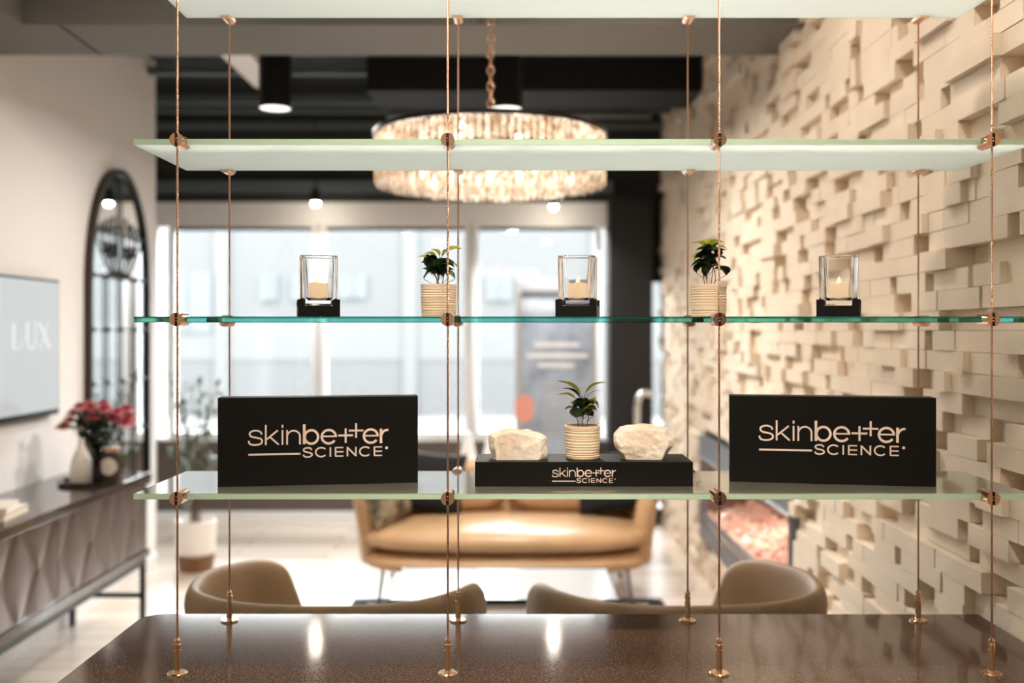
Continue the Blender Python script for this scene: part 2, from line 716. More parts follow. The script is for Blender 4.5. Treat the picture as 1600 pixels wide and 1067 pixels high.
edges = [WX0, (497 - HX) * YW / F, (737 - HX) * YW / F, WX1]
for i in range(3):
    a, b = edges[i], edges[i + 1]
    bm = nbm()
    fw = .05
    a2, b2 = a + .012, b - .012
    box(bm, a2, a2 + fw, YW + .03, YW + .11, ZS, ZT)
    box(bm, b2 - fw, b2, YW + .03, YW + .11, ZS, ZT)
    box(bm, a2 + fw, b2 - fw, YW + .03, YW + .11, ZS, ZS + .05)
    box(bm, a2 + fw, b2 - fw, YW + .04, YW + .11, ZT - .025, ZT, 1)
    w = struct('window_%d' % (i + 1), bm, [M['white_trim'], M['dark_paint']])
    bm = nbm()
    box(bm, a2 + fw, b2 - fw, YW + .06, YW + .066, ZS + .05, ZT - .025)
    obj('pane', bm, M['pane'], w)
# thin dark mullion covers
bm = nbm()
for e in edges[1:3]:
    box(bm, e - .014, e + .014, YW + .0, YW + .12, ZS, ZT + .02)
struct('trim_2', bm, M['grey_plastic'])

# dark pier and the glazed door beside it
bm = nbm()
box(bm, .80, 1.16, YW - .25, YW + .2, 0, 2.80)
struct('wall_pier', bm, M['pier'])
bm = nbm()
box(bm, 1.16, 1.20, YW, YW + .06, 0, 2.8, 1)
box(bm, 1.20, 1.34, YW + .02, YW + .06, 2.10, 2.8, 0)
box(bm, 1.20, 1.34, YW + .02, YW + .06, 0, .12, 0)
dr = struct('door_1', bm, [M['dark_paint'], M['walnut']])
bm = nbm()
box(bm, 1.20, 1.34, YW + .03, YW + .036, .12, 2.10)
obj('pane', bm, M['pane'], dr)
bm = nbm()
hz = at(1000, 614, 8.4).z
tube(bm, smooth_path([(1.15, 8.43, hz - .02), (1.10, 8.38, hz), (1.045, 8.37, hz - .02), (1.025, 8.37, hz - .12), (1.025, 8.37, hz - .5), (1.025, 8.37, hz - .95)], 6), .032, 12)
tube(bm, [(1.025, 8.37, hz - .9), (1.05, 8.45, hz - .9)], .02, 8)
obj('door_handle', bm, M['chrome'], dr, smooth=True)

# plaster beam across the room and the soffit along the left wall
ZB = 3.05
bm = nbm()
box(bm, XL, XR, 4.47, 4.96, ZB, ZC)
box(bm, XL, -2.21, -2.6, 4.47, ZB, ZC)
struct('ceiling_beam', bm, M['soffit'])
bm = nbm()   # joint in the plaster
p0, p1 = at(95, 29, 4.48), at(157, 79.5, 4.95)
bm2 = None
tube(bm, [(p0.x, 4.475, ZB), (p1.x, 4.955, ZB)], .006, 6)
struct('trim_3', bm, M['dark_paint'])

# joists and deck ribs
bm = nbm()
for yy, zz, h in ((6.55, 3.50, .10), (6.95, 3.47, .05), (7.62, 3.42, .05), (7.85, 3.50, .04), (8.05, 3.44, .05), (8.3, 3.5, .05), (8.5, 3.4, .06)):
    box(bm, -5.1, XR - .08, yy, yy + .06, zz, zz + h)
box(bm, -5.1, .85, 8.64, 8.70, 2.88, 2.98)
struct('trim_4', bm, M['duct'])
# wide black duct
bm = nbm()
box(bm, -1.0, XR - .08, 6.7, 7.25, 3.29, ZC - .001, bev=.01)
o = obj('air_duct', bm, M['duct_black'])
tag(o, 'wide black air duct under the ceiling above the sofa', 'duct')
bm = nbm()
tube(bm, [(-.95, 7.35, 3.27), (1.0, 7.35, 3.27)], .028, 10)
for xx in (-.7, .7):
    tube(bm, [(xx, 7.35, 3.29), (xx, 7.35, ZC)], .008, 6)
o = obj('conduit_pipe', bm, M['steel'], smooth=True)
tag(o, 'thin grey pipe running along behind the wide black duct', 'pipe')
bm = nbm()
box(bm, -1.80, -1.62, 4.97, 6.9, 3.36, 3.42)
for yy in (5.3, 6.5):
    tube(bm, [(-1.71, yy, 3.42), (-1.71, yy, ZC)], .006, 6)
o = obj('ceiling_panel', bm, M['white_wall'])
tag(o, 'narrow white board hung below the black ceiling beside the left downlight', 'panel')

# ================================================================== OUTSIDE
bm = nbm()
box(bm, -40, 40, 9.0, 60, -.25, -.15)
o = struct('pavement', bm, M['pavement'])
fb = thing('office_building', 'pale building across the street seen through the shop windows', 'building', (0, 21, -.15))
bm = nbm()
box(bm, -17, 17, 0, 4, 0, 5.0, 0)
obj('wall', bm, M['facade'], fb)
bm = nbm()
box(bm, -17, 17, -.02, 0, 1.2, 2.0)
obj('base_band', bm, M['facade_white'], fb)


def fpx(px):
    return (px - HX) * 20.9 / F


for px in (345, 640, 935):
    bm = nbm()
    box(bm, fpx(px - 11), fpx(px + 11), -.06, 0, 0, 4.9)
    obj('pilaster', bm, M['facade_white'], fb)
for pa, pb, ya, yb in ((455, 492, 428, 470), (528, 572, 430, 466), (250, 330, 425, 520), (405, 432, 428, 470), (760, 800, 430, 470)):
    z1 = at(0, ya, 20.9).z + .15
    z0 = at(0, yb, 20.9).z + .15
    w = bxo('window', (fpx(pa), fpx(pb), -.05, .0, z0, z1), M['facade_glass'], fb)
    xm = (fpx(pa) + fpx(pb)) / 2
    bxo('glazing_bar', (xm - .03, xm + .03, -.08, -.05, z0, z1), M['facade_white'], w)

# ================================================================== COUNTER
ZK = CZ - .772
ct = thing('reception_counter', 'dark brown speckled stone reception counter carrying the glass shelf display', 'counter', (0, 2.2, 0))
bm = nbm()
x0, x1, y0, y1 = -1.005, 1.262, 1.62, 2.712
pl = [(x0, y0), (x1, y0), (x1, y1)]
rr = .05
for k in range(9):
    a = PI / 2 + k / 8 * PI / 2
    pl.append((x0 + rr + rr * math.cos(a), y1 - rr + rr * math.sin(a)))
a_ = [bm.verts.new((x, y - 2.2, ZK - .04)) for x, y in pl]
b_ = [bm.verts.new((x, y - 2.2, ZK)) for x, y in pl]
bm.faces.new(list(reversed(a_)))
top = bm.faces.new(b_)
for k in range(len(pl)):
    bm.faces.new((a_[k], a_[(k + 1) % len(pl)], b_[(k + 1) % len(pl)], b_[k]))
bmesh.ops.bevel(bm, geom=list(top.edges), offset=.004, segments=2, affect='EDGES')
obj('countertop', bm, M['quartz'], ct)
bxo('cabinet', (-.96, 1.24, -.54, .47, 0, ZK - .04), M['console'], ct)

# ================================================================== GLASS SHELVES AND CABLES
TH = .0135
SZ = [.8285, .427, .0245, -.377]
SX0, SX1 = -.866, 1.172
YF, YB = 2.258, 2.622
slabels = ['frosted glass shelf, topmost of the four in the cable display',
           'frosted glass shelf directly above the candle holders, second from the top',
           'clear green-edged glass shelf carrying the three candle holders',
           'frosted glass shelf carrying the black logo boxes, lowest of the four']
shelf_top = []
for i, z in enumerate(SZ):
    zz = CZ + z
    bm = nbm()
    box(bm, SX0, SX1, YF, YB, zz - TH / 2, zz + TH / 2, 0, bev=.0012, seg=1)
    if i != 2:
        bm.normal_update()
        for f in bm.faces:
            if abs(f.normal.z) < .2:
                f.material_index = 1
            elif f.normal.z < -.9:
                f.material_index = 2
    o = obj('glass_shelf', bm, M['green_glass'] if i == 2 else [M['frosted'], M['frosted_edge'], M['frosted_under']])
    tag(o, slabels[i], 'shelf', 'glass shelves on the cables')
    shelf_top.append(zz + TH / 2)
S3, S4 = shelf_top[2], shelf_top[3]


def clamp_mesh():
    """clamp gripping the front edge: origin on the cable, shelf towards +y"""
    bm = nbm()
    r = .0152
    n = 14
    s = .0030
    for sg in (-1, 1):
        poly = []
        a0 = math.asin(s / r)
        for k in range(n + 1):
            a = -PI / 2 + a0 + (PI - 2 * a0) * k / n
            poly.append((sg * r * math.cos(a), r * math.sin(a)))
        prism(bm, poly, -.009, -.0044)
    full = [(r * math.cos(2 * PI * k / 28), r * math.sin(2 * PI * k / 28)) for k in range(28)]
    prism(bm, full, -.0044, .0215)
    box(bm, -s, s, -.0050, -.0044, -r * .97, r * .97, 1)  # black strip on the slot floor stands in for shade inside the slot
    g = TH / 2 + .0004
    for sg in (-1, 1):   # jaws above and below the glass
        a0 = math.asin(g / r)
        poly = [(r * math.cos(a0 + (PI - 2 * a0) * k / n), sg * r * math.sin(a0 + (PI - 2 * a0) * k / n)) for k in range(n + 1)]
        prism(bm, poly, .0215, .046)
    me = bpy.data.meshes.new('clamp')
    bmesh.ops.recalc_face_normals(bm, faces=bm.faces)
    bm.to_mesh(me)
    bm.free()
    me.materials.append(M['copper'])
    me.materials.append(M['black_metal'])
    return me


def screw_mesh():
    bm = nbm()
    for dz in (-.0032, .0032):
        bmesh.ops.create_icosphere(bm, subdivisions=2, radius=.0024, matrix=Matrix.Translation((0, -.0066, dz)))
    me = bpy.data.meshes.new('screw')
    bm.to_mesh(me)
    bm.free()
    me.materials.append(M['brass'])
    for p in me.polygons:
        p.use_smooth = True
    return me


CLAMP, SCREW = clamp_mesh(), screw_mesh()


def cable_mat():
    m = mat('braided_copper_cable', (.70, .42, .27), .3, 1.0)
    nt = m.node_tree
    b = nt.nodes['Principled BSDF']
    tc = nt.nodes.new('ShaderNodeTexCoord')
    sp = nt.nodes.new('ShaderNodeSeparateXYZ')
    nt.links.new(tc.outputs['Object'], sp.inputs[0])
    at2 = nt.nodes.new('ShaderNodeMath')
    at2.operation = 'ARCTAN2'
    nt.links.new(sp.outputs[0], at2.inputs[0])
    nt.links.new(sp.outputs[1], at2.inputs[1])
    ml = nt.nodes.new('ShaderNodeMath')
    ml.operation = 'MULTIPLY_ADD'
    ml.inputs[1].default_value = 1500
    nt.links.new(sp.outputs[2], ml.inputs[0])
    nt.links.new(at2.outputs[0], ml.inputs[2])
    sn = nt.nodes.new('ShaderNodeMath')
    sn.operation = 'SINE'
    nt.links.new(ml.outputs[0], sn.inputs[0])
    bp = nt.nodes.new('ShaderNodeBump')
    bp.inputs['Distance'].default_value = .0008
    bp.inputs['Strength'].default_value = .8
    nt.links.new(sn.outputs[0], bp.inputs['Height'])
    nt.links.new(bp.outputs[0], b.inputs['Normal'])
    return m


M['cable'] = cable_mat()


def make_cable():
    t = thing('suspension_cable', 'x', 'cable')
    bm = nbm()
    lathe(bm, [(.0024, .045), (.0024, ZC - ZK)], 12)
    obj('wire', bm, M['cable'], t, smooth=True)
    bm = nbm()
    lathe(bm, [(.0, 0), (.0225, 0), (.0225, .003), (.020, .0048), (0, .0048)], 36)
    obj('base_plate', bm, M['brass'], t)
    bm = nbm()
    lathe(bm, [(.0072, .0048), (.0072, .054), (.0060, .0545), (.0060, .0565), (.0075, .057), (.0075, .067), (.0055, .0685),
               (.0055, .071), (.0068, .073), (.0068, .076), (.0045, .080), (.0026, .081)], 24)
    o = obj('tensioner', bm, M['brass'], t)
    return t


CXS = [(279 - HX) * 2.245 / F, (700 - HX) * 2.245 / F, (1122.5 - HX) * 2.245 / F, (1547 - HX) * 2.245 / F]
proto = make_cable()
cables = []
names = ['leftmost', 'second from the left', 'third from the left', 'rightmost']
for back in (0, 1):
    for i, x in enumerate(CXS):
        lab = '%s copper cable with clamps, %s in the %s row holding the shelves' % (
            'rear' if back else 'front', names[i], 'back' if back else 'front')
        cables.append((x, 2.645 if back else 2.237, back, lab))
roots = [proto] + [dup(proto) for _ in cables[1:]]
for t, (x, y, back, lab) in zip(roots, cables):
    t.location = (x, y, ZK)
    t['label'] = lab
    t['group'] = 'copper cables holding the glass shelves'
    for s in SZ:
        c = bpy.data.objects.new('clamp', CLAMP)
        C.objects.link(c)
        c.parent = t
        c.location = (0, 0, CZ + s - ZK)
        if back:
            c.rotation_euler = (0, 0, PI)
        k = bpy.data.objects.new('screw', SCREW)
        C.objects.link(k)
        k.parent = c


# invented can fixtures, out of view, that house the added fill lamps
rd = None
for lx, ly in ((-1.5, 1.2), (.1, .6), (-.5, 2.1), (.75, 2.1), (.45, 3.6), (-1.5, 3.6), (-1.5, -1.6), (.6, -1.6)):
    if rd is None:
        rd = thing('added_downlight', 'added black can downlight, unseen above the frame', 'light', (lx, ly, 3.4), group='added fill downlights out of view')
        bm = nbm()
        lathe(bm, [(.085, 0), (.09, 0), (.09, .2), (0, .2)], 32, cap0=False)
        obj('housing', bm, M['black_metal'], rd)
        bm = nbm()
        lathe(bm, [(0, .012), (.084, .012), (.084, .016), (0, .016)], 32)
        obj('diffuser', bm, M['lens'], rd)
    else:
        dup(rd, (lx, ly, 3.4))


# ================================================================== LETTERING
def ribbon(bm, pts, w, T, closed=False, th=.0006):
    """flat stroke of width w along pts (x, z), mapped by T((x, z, lift))"""
    P = [Vector((p[0], p[1])) for p in pts]
    n = len(P)
    L, Rr = [], []
    for i in range(n):
        if closed:
            t = P[(i + 1) % n] - P[(i - 1) % n]
        else:
            t = P[min(i + 1, n - 1)] - P[max(i - 1, 0)]
        t.normalize()
        q = Vector((-t.y, t.x)) * w / 2
        L.append(P[i] + q)
        Rr.append(P[i] - q)
    vs = [[bm.verts.new(T(p.x, p.y, h)) for p in side] for side, h in ((L, th), (Rr, th), (L, 0), (Rr, 0))]
    m_ = n if closed else n - 1
    for k in range(m_):
        j = (k + 1) % n
        bm.faces.new((vs[0][k], vs[0][j], vs[1][j], vs[1][k]))
        bm.faces.new((vs[0][k], vs[2][k], vs[2][j], vs[0][j]))
        bm.faces.new((vs[1][k], vs[1][j], vs[3][j], vs[3][k]))
    if not closed:
        for k in (0, n - 1):
            bm.faces.new((vs[0][k], vs[1][k], vs[3][k], vs[2][k]))


def arc(cx, cy, rx, ry, a0, a1, n=24):
    return [(cx + rx * math.cos(R(a0 + (a1 - a0) * k / n)), cy + ry * math.sin(R(a0 + (a1 - a0) * k / n))) for k in range(n + 1)]


def logo(bm, T):
    th, bo, pl_, sc_ = 18, 27, 20, 16
    rb_ = lambda p, w, c=False: ribbon(bm, p, w, T, c)
    # s
    rb_(smooth_path([(185, 108), (172, 136), (122, 150), (72, 136), (62, 108), (82, 86), (125, 76), (175, 62), (190, 36), (172, 8), (118, -2), (66, 8), (50, 42)], 5), th)
    # k
    rb_([(228, -4), (228, 208)], th)
    rb_([(352, 150), (236, 54)], th)
    rb_([(268, 82), (362, -2)], th)
    # i
    rb_([(401, -4), (401, 152)], th)
    rb_([(401, 176), (401, 208)], th)
    # n
    rb_([(449, -4), (449, 152)], th)
    rb_([(449, 92)] + arc(517, 82, 66, 62, 160, 0, 18) + [(583, 60), (583, -4)], th)
    # b
    rb_([(628, -2), (628, 210)], bo)
    rb_(arc(703, 74, 70, 72, 0, 360, 40)[:-1], 25, True)
    # e
    rb_(arc(886, 74, 74, 72, 0, 335, 36)[0:1] + arc(886, 74, 74, 72, 3, 325, 36), 25)
    rb_([(820, 78), (970, 78)], 17)
    # two crosses
    rb_([(985, 85), (1142, 85)], pl_)
    rb_([(1064, 6), (1064, 160)], pl_)
    rb_([(1097, 136), (1252, 136)], pl_)
    rb_([(1175, 58), (1175, 214)], pl_)
    # e
    rb_(arc(1331, 74, 74, 72, 3, 325, 36), 25)
    rb_([(1265, 78), (1415, 78)], 17)
    # r
    rb_([(1440, -4), (1440, 152)], bo)
    rb_([(1446, 88)] + arc(1510, 82, 62, 56, 165, 82, 12), 24)
    # rule
    rb_([(48, -104), (588, -104)], 19)
    # SCIENCE
    y0_, y1_ = -136, -44
    ym = -90
    rb_(smooth_path([(708, -64), (690, -46), (662, -42), (630, -50), (622, -68), (640, -84), (668, -90), (700, -100), (710, -116), (696, -132), (664, -140), (630, -132), (618, -114)], 5), sc_)
    rb_(arc(806, ym, 58, 48, 42, 318, 26), sc_)
    rb_([(902, y0_ - 4), (902, y1_ + 4)], sc_)
    rb_([(957, y0_ - 4), (957, y1_ + 4)], sc_)
    for yy in (y0_, ym, y1_):
        rb_([(957, yy), (1040, yy)], sc_ - 2)
    rb_([(1083, y0_ - 4), (1083, y1_ + 4)], sc_)
    rb_([(1083, y1_), (1172, y0_)], sc_)
    rb_([(1172, y0_ - 4), (1172, y1_ + 4)], sc_)
    rb_(arc(1272, ym, 58, 48, 42, 318, 26), sc_)
    rb_([(1370, y0_ - 4), (1370, y1_ + 4)], sc_)
    for yy in (y0_, ym, y1_):
        rb_([(1370, yy), (1452, yy)], sc_ - 2)
    rb_(arc(1500, -56, 8, 8, 0, 360, 12)[:-1], 15, True)


def logo_box(label, pl3, pr3, h, dep, fx, fz, width, tilt=0):
    """front bottom corners pl3, pr3; logo left at fraction fx, baseline at height fz, logo width"""
    pl3, pr3 = Vector(pl3), Vector(pr3)
    W = (pr3 - pl3).length
    yaw = math.atan2(pr3.y - pl3.y, pr3.x - pl3.x)
    t = thing('display_box', label, 'display box', pl3, (0, 0, yaw))
    bxo('box_body', (0, W, 0, dep, 0, h), M['black_box'], t, bev=.0012)
    u = width / 1478.0
    bm = nbm()
    logo(bm, lambda x, z, l: (fx + (x - 47) * u, -.0001 - l, fz + z * u))
    obj('logo', bm, M['logo'], t)
    return t


lb = at(340, 762, 2.352)
rb2 = at(653, 755, 2.420)
logo_box('large black box with pale lettering, left one of two on the lowest shelf', (lb.x, 2.352, S4), (rb2.x, 2.420, S4), .2105, .06, .0705, .0985, .331)
lb = at(1140, 752.8, 2.438)
rb2 = at(1463, 762, 2.352)
logo_box('large black box with pale lettering on the lowest shelf before the stone wall', (lb.x, 2.438, S4), (rb2.x, 2.352, S4), .2105, .06, .070, .104, .340)
pb = logo_box('long low black plinth with pale lettering carrying two rocks and a pot', ((742 - HX) * 2.36 / F, 2.36, S4), ((1083 - HX) * 2.36 / F, 2.36, S4), .0585, .155, .183, .0235, .1515)
SP = S4 + .0585


# ================================================================== POTS WITH PLANTS
def leaf(bm, base, tip, w, mi, droop=.12, roll=0.0, n=6):
    base, tip = Vector(base), Vector(tip)
    d = tip - base
    L = d.length
    t = d.normalized()
    side = t.cross(Vector((0, 0, 1)))
    if side.length < .1:
        side = Vector((1, 0, 0))
    side.normalize()
    nrm = side.cross(t).normalized()
    q = Matrix.Rotation(roll, 3, t)
    side = q @ side
    nrm = q @ nrm
    rows_ = []
    for k in range(n + 1):
        s = k / n
        ww = w / 2 * (math.sin(PI * min(1, s ** .8 * 1.0)) ** .75 if 0 < s < 1 else .04)
        c = base + t * L * s + nrm * (math.sin(PI * s) * L * droop - s * s * L * droop * .8)
        rows_.append([bm.verts.new(c - side * ww + nrm * ww * .35), bm.verts.new(c), bm.verts.new(c + side * ww + nrm * ww * .35)])
    for a, b in zip(rows_, rows_[1:]):
        for j in range(2):
            f = bm.faces.new((a[j], a[j + 1], b[j + 1], b[j]))
            f.material_index = mi
            f.smooth = True


def potted(label, cx, cy, zb, leaves, stems, rot=0):
    """leaves: (base dx, base dz, tip dx, tip dz, width px, material, dy) in photo pixels from the middle of the rim"""
    t = thing('potted_plant', label, 'potted plant', (cx, cy, zb))
    r, h = .0437, .0795
    bm = nbm()
    prof = [(0, 0), (r * .93, 0), (r * .955, .002)]
    n = 11
    zr = [.003 + (h - .011) * (k + (random.uniform(-.28, .28) if 0 < k < n else 0)) / n for k in range(n + 1)]
    for k in range(n):
        z0_ = zr[k]
        z1_ = zr[k + 1]
        rr_ = r * (.955 + .035 * min(1, k / 4)) + random.uniform(-.0003, .0003)
        prof += [(rr_ - .0015, z0_), (rr_ - .0003, z0_ + .0020), (rr_, z1_ - .0020), (rr_ - .0009, z1_ - .0004)]
    prof += [(r, h - .007), (r * 1.005, h - .001), (r, h), (r - .004, h), (r - .005, h - .012)]
    lathe(bm, prof, 48, cap1=False)
    obj('pot', bm, M['cream_pot'], t, smooth=False)
    bm = nbm()
    lathe(bm, [(0, h - .016), (r - .0045, h - .013), (r - .0045, h - .0115), (r * .5, h - .008), (0, h - .007)], 32)
    obj('soil', bm, M['soil'], t)
    k_ = cy / F
    bm = nbm()
    for pts in stems:
        tube(bm, smooth_path([(x * k_, dy, h - .006 + z * k_) for x, z, dy in pts], 4), .0011, 6)
    for lf in leaves:   # leaf stalks
        tube(bm, [(lf[0] * k_ * .4, lf[6] * .3, h + (lf[1] - 8) * k_), (lf[0] * k_, lf[6], h + lf[1] * k_)], .0007, 5)
    obj('stems', bm, M['stem'], t)
    bm = nbm()
    for b0, b1, t0, t1, w, mi, dy in leaves:
        leaf(bm, (b0 * k_, dy, h + b1 * k_), (t0 * k_, dy - .006 + random.uniform(-.012, .012), h + t1 * k_), w * k_ * 1.35, mi, roll=random.uniform(-.5, .5))
    obj('foliage', bm, [M['leaf_dark'], M['leaf_mid'], M['leaf_lime']], t)
    return t


def cluster(n, x0, x1, z0, z1, mats, seed, wmin=13, wmax=20, l0=16, l1=25):
    rg = random.Random(seed)
    out = []
    for _ in range(n):
        cx_, cz_ = rg.uniform(x0, x1), rg.uniform(z0, z1)
        a = rg.uniform(-.6, PI + .6)
        L = rg.uniform(l0, l1)
        dx, dz = math.cos(a) * L / 2, math.sin(a) * L / 2
        out.append((cx_ - dx, cz_ - dz, cx_ + dx, cz_ + dz, rg.uniform(wmin, wmax), rg.choice(mats), rg.uniform(-.022, .018)))
    return out


# pot by the left candle: rim 449, leaves 389..447
D1 = 2.42
potted('ribbed cream pot with a small bushy plant between the first two candle holders', (685.5 - HX) * D1 / F, D1, S3,
       [(4, 44, 36, 58, 17, 2, 0), (-2, 40, -22, 50, 15, 2, .01), (-12, 38, -32, 44, 7, 2, 0), (2, 44, -12, 56, 12, 2, -.01),
        (14, 34, 34, 24, 10, 2, 0), (6, 46, 22, 57, 13, 1, .02), (-14, 42, -30, 46, 5, 2, .02), (2, 30, 26, 28, 14, 1, -.01)]
       + cluster(24, -18, 16, 14, 38, (0, 0, 0, 1), 5, 15, 22, 18, 26),
       [[(-2, 0, 0), (0, 20, 0), (2, 44, 0)], [(3, 0, .005), (-6, 20, 0), (-12, 38, 0)], [(5, 0, -.005), (8, 18, 0), (14, 34, 0)], [(-6, 0, .005), (-3, 12, .01), (-2, 40, .01)]])
potted('ribbed cream pot with a tall bushy plant beside the third front cable', (1107 - HX) * D1 / F, D1, S3,
       [(2, 58, 22, 68, 17, 2, 0), (-4, 58, -28, 66, 13, 2, 0), (0, 58, 4, 74, 18, 2, .01), (10, 56, 28, 56, 12, 2, -.01), (-8, 40, -28, 44, 13, 2, 0),
        (-4, 34, -28, 30, 14, 1, 0), (-2, 50, -22, 55, 12, 1, -.02), (6, 24, 28, 17, 17, 1, -.01), (-4, 28, -24, 24, 15, 1, .01), (8, 60, 20, 70, 12, 1, .02)]
       + cluster(26, -16, 17, 20, 56, (0, 0, 1), 9, 14, 21, 18, 26),
       [[(-2, 0, 0), (-3, 20, 0), (0, 58, 0)], [(-5, 0, .005), (-8, 20, 0), (-8, 40, 0)], [(2, 0, -.005), (6, 18, 0), (10, 56, 0)], [(6, 0, .005), (12, 12, .01), (10, 30, .01)]])
D2 = 2.44
potted('ribbed cream pot with long yellow-tipped leaves on the black plinth between the rocks', (910 - HX) * D2 / F, D2, SP,
       [(-2, 46, -38, 72, 10, 2, 0), (-3, 42, -30, 60, 8, 0, .005), (-10, 40, -38, 50, 11, 2, -.005), (4, 48, 36, 70, 10, 2, 0), (3, 40, 34, 58, 3, 0, 0),
        (14, 26, 20, 44, 13, 2, 0), (-10, 24, -28, 26, 12, 0, 0), (0, 34, 12, 40, 14, 1, -.02), (-4, 28, -10, 40, 12, 2, .0), (4, 26, 14, 34, 10, 2, -.022)]
       + cluster(20, -12, 16, 14, 36, (0, 0, 0, 1), 21, 12, 18, 16, 24),
       [[(0, 0, 0), (1, 20, 0), (0, 48, 0)], [(-6, 0, 0), (-8, 14, 0), (-10, 26, 0)], [(7, 0, 0), (9, 14, 0), (10, 24, 0)]])


# ================================================================== CANDLE HOLDERS
def candle_holder(label, px, ang, dist=2.36):
    x = (px - HX) * dist / F
    t = thing('candle_holder', label, 'candle holder', (x, dist, S3), (0, 0, ang), 'candle holders on the clear shelf')
    s = .0965
    h = s / 2
    bm = nbm()
    box(bm, -h, h, -h, h, 0, .0255)
    pw = .017
    for sx in (-1, 1):
        for sy in (-1, 1):
            # L shaped corner post
            xa, xb = sorted((sx * h, sx * (h - pw)))
            ya, yb = sorted((sy * h, sy * (h - .0045)))
            box(bm, xa, xb, ya, yb, .0255, .041)
            xa, xb = sorted((sx * h, sx * (h - .0045)))
            ya, yb = sorted((sy * (h - .0045), sy * (h - pw)))
            box(bm, xa, xb, ya, yb, .0255, .041)
    obj('base', bm, M['black_wood'], t)
    # glass
    bm = nbm()

    def ring(hw, z, rad, n=5):
        out = []
        for qx, qy, a0 in ((1, 1, 0), (-1, 1, 90), (-1, -1, 180), (1, -1, 270)):
            for k in range(n + 1):
                a = R(a0 + 90 * k / n)
                out.append(bm.verts.new((qx * (hw - rad) + rad * math.cos(a), qy * (hw - rad) + rad * math.sin(a), z)))
        return out
    g = .0425
    prof = [(g - .003, .0262, .008), (g - .001, .0275, .009), (g, .031, .009), (g + .0008, .09, .009), (g + .0012, .1415, .009), (g, .1435, .008),
            (g - .006, .1435, .006), (g - .0072, .142, .006), (g - .0076, .09, .010), (g - .009, .045, .012), (g - .014, .0385, .014)]
    rings = [ring(*p) for p in prof]
    for a, b in zip(rings, rings[1:]):
        for k in range(len(a)):
            bm.faces.new((a[k], a[(k + 1) % len(a)], b[(k + 1) % len(a)], b[k]))
    bm.faces.new(list(reversed(rings[0])))
    bm.faces.new(rings[-1])
    obj('glass_cup', bm, M['glass'], t, smooth=False)
    # candle
    bm = nbm()
    rc, z0_, z1_ = .0240, .0392, .0800
    lathe(bm, [(0, z0_), (rc - .001, z0_), (rc, z0_ + .002), (rc, z1_ - .002), (rc - .0012, z1_), (rc - .004, z1_ - .001), (rc - .006, z1_ - .004), (0, z1_ - .005)], 40)
    for v in bm.verts:
        if v.co.z > z1_ - .003:
            v.co.z += .0014 * math.sin(3 * math.atan2(v.co.y, v.co.x) + ang * 5)
    c = obj('candle', bm, M['wax'], t, smooth=True)
    bm = nbm()
    lathe(bm, [(0, z1_ - .006), (.0042, z1_ - .002), (.005, z1_ + .003), (.0036, z1_ + .009), (.0016, z1_ + .014), (0, z1_ + .0175)], 16)
    obj('flame', bm, M['flame'], c, smooth=True)
    return t


candle_holder('square glass candle holder on a black base, leftmost of three on the clear shelf', 497, R(14))
candle_holder('square glass candle holder on a black base, middle one of three, before the poster', 903, R(-9))
candle_holder('square glass candle holder on a black base, nearest to the stone block wall', 1311, R(-21))


# ================================================================== QUARTZ ROCKS
def rock(label, px, poly, seed, depth, dist, yaw=0):
    """poly: outline in photo px relative to the middle of the foot (x, up)"""
    rg = random.Random(seed)
    k = dist / F
    bm = nbm()
    for x, z in poly:
        for dy, sc in ((-depth * .42, .80), (-depth * .2, 1.0), (depth * .3, .98), (depth * .5, .72)):
            bm.verts.new((x * k * sc + rg.uniform(-.002, .002), dy + rg.uniform(-.004, .004), max(0, z * k * (sc * .5 + .5)) + (0 if z < 3 else rg.uniform(-.0015, .0015))))
    res = bmesh.ops.convex_hull(bm, input=bm.verts)
    bmesh.ops.delete(bm, geom=[v for v in bm.verts if not v.link_faces], context='VERTS')
    bmesh.ops.bevel(bm, geom=[e for e in bm.edges], offset=.0016, segments=1, affect='EDGES', clamp_overlap=True)
    bmesh.ops.triangulate(bm, faces=bm.faces)
    for _ in range(4):
        bmesh.ops.subdivide_edges(bm, edges=[e for e in bm.edges if e.calc_length() > .006], cuts=1)
        bmesh.ops.triangulate(bm, faces=bm.faces)
    bm.normal_update()
    for v in bm.verts:
        q = v.co * 38 + Vector((seed * 7.1, 0, 0))
        dsp = noise.noise(q) * .0034 + noise.noise(q * 2.6) * .0016 + abs(noise.noise(q * .45)) * -.004
        zz_ = v.co.z
        v.co += v.normal * dsp
        if zz_ < .002:
            v.co.z = zz_
        v.co.z = max(0, v.co.z)
    o = obj('quartz_rock', bm, M['crystal_rock'], loc=((px - HX) * dist / F, dist, SP), smooth=False)
    o['label'] = label
    o['category'] = 'rock'
    o['group'] = 'pale quartz rocks on the black plinth'
    return o


rock('rough cream quartz rock with a sloping top, between the cable and the pot', 808.5,
     [(-40, 0), (42, 0), (46, 6), (46, 33), (40, 38), (14, 45), (-8, 47), (-28, 45), (-44, 38), (-46, 26)], 3, .085, 2.425)
rock('blocky cream quartz rock with faceted corners, right of the pot on the plinth', 1005,
     [(-34, 0), (32, 0), (46, 22), (45, 34), (37, 48), (12, 53), (-12, 53), (-35, 50), (-46, 38), (-45, 16)], 8, .085, 2.425)


# ================================================================== CHANDELIER
CX_, CY_ = (766.5 - HX) * 4.4 / F, 4.4
ZT_ = CZ + .848
chd = thing('chandelier', 'round crystal drum chandelier with glowing warm drops hanging on a chain', 'chandelier', (CX_, CY_, CZ + .62))
bm = nbm()
zt = ZT_ - (CZ + .62)
Rc = .505


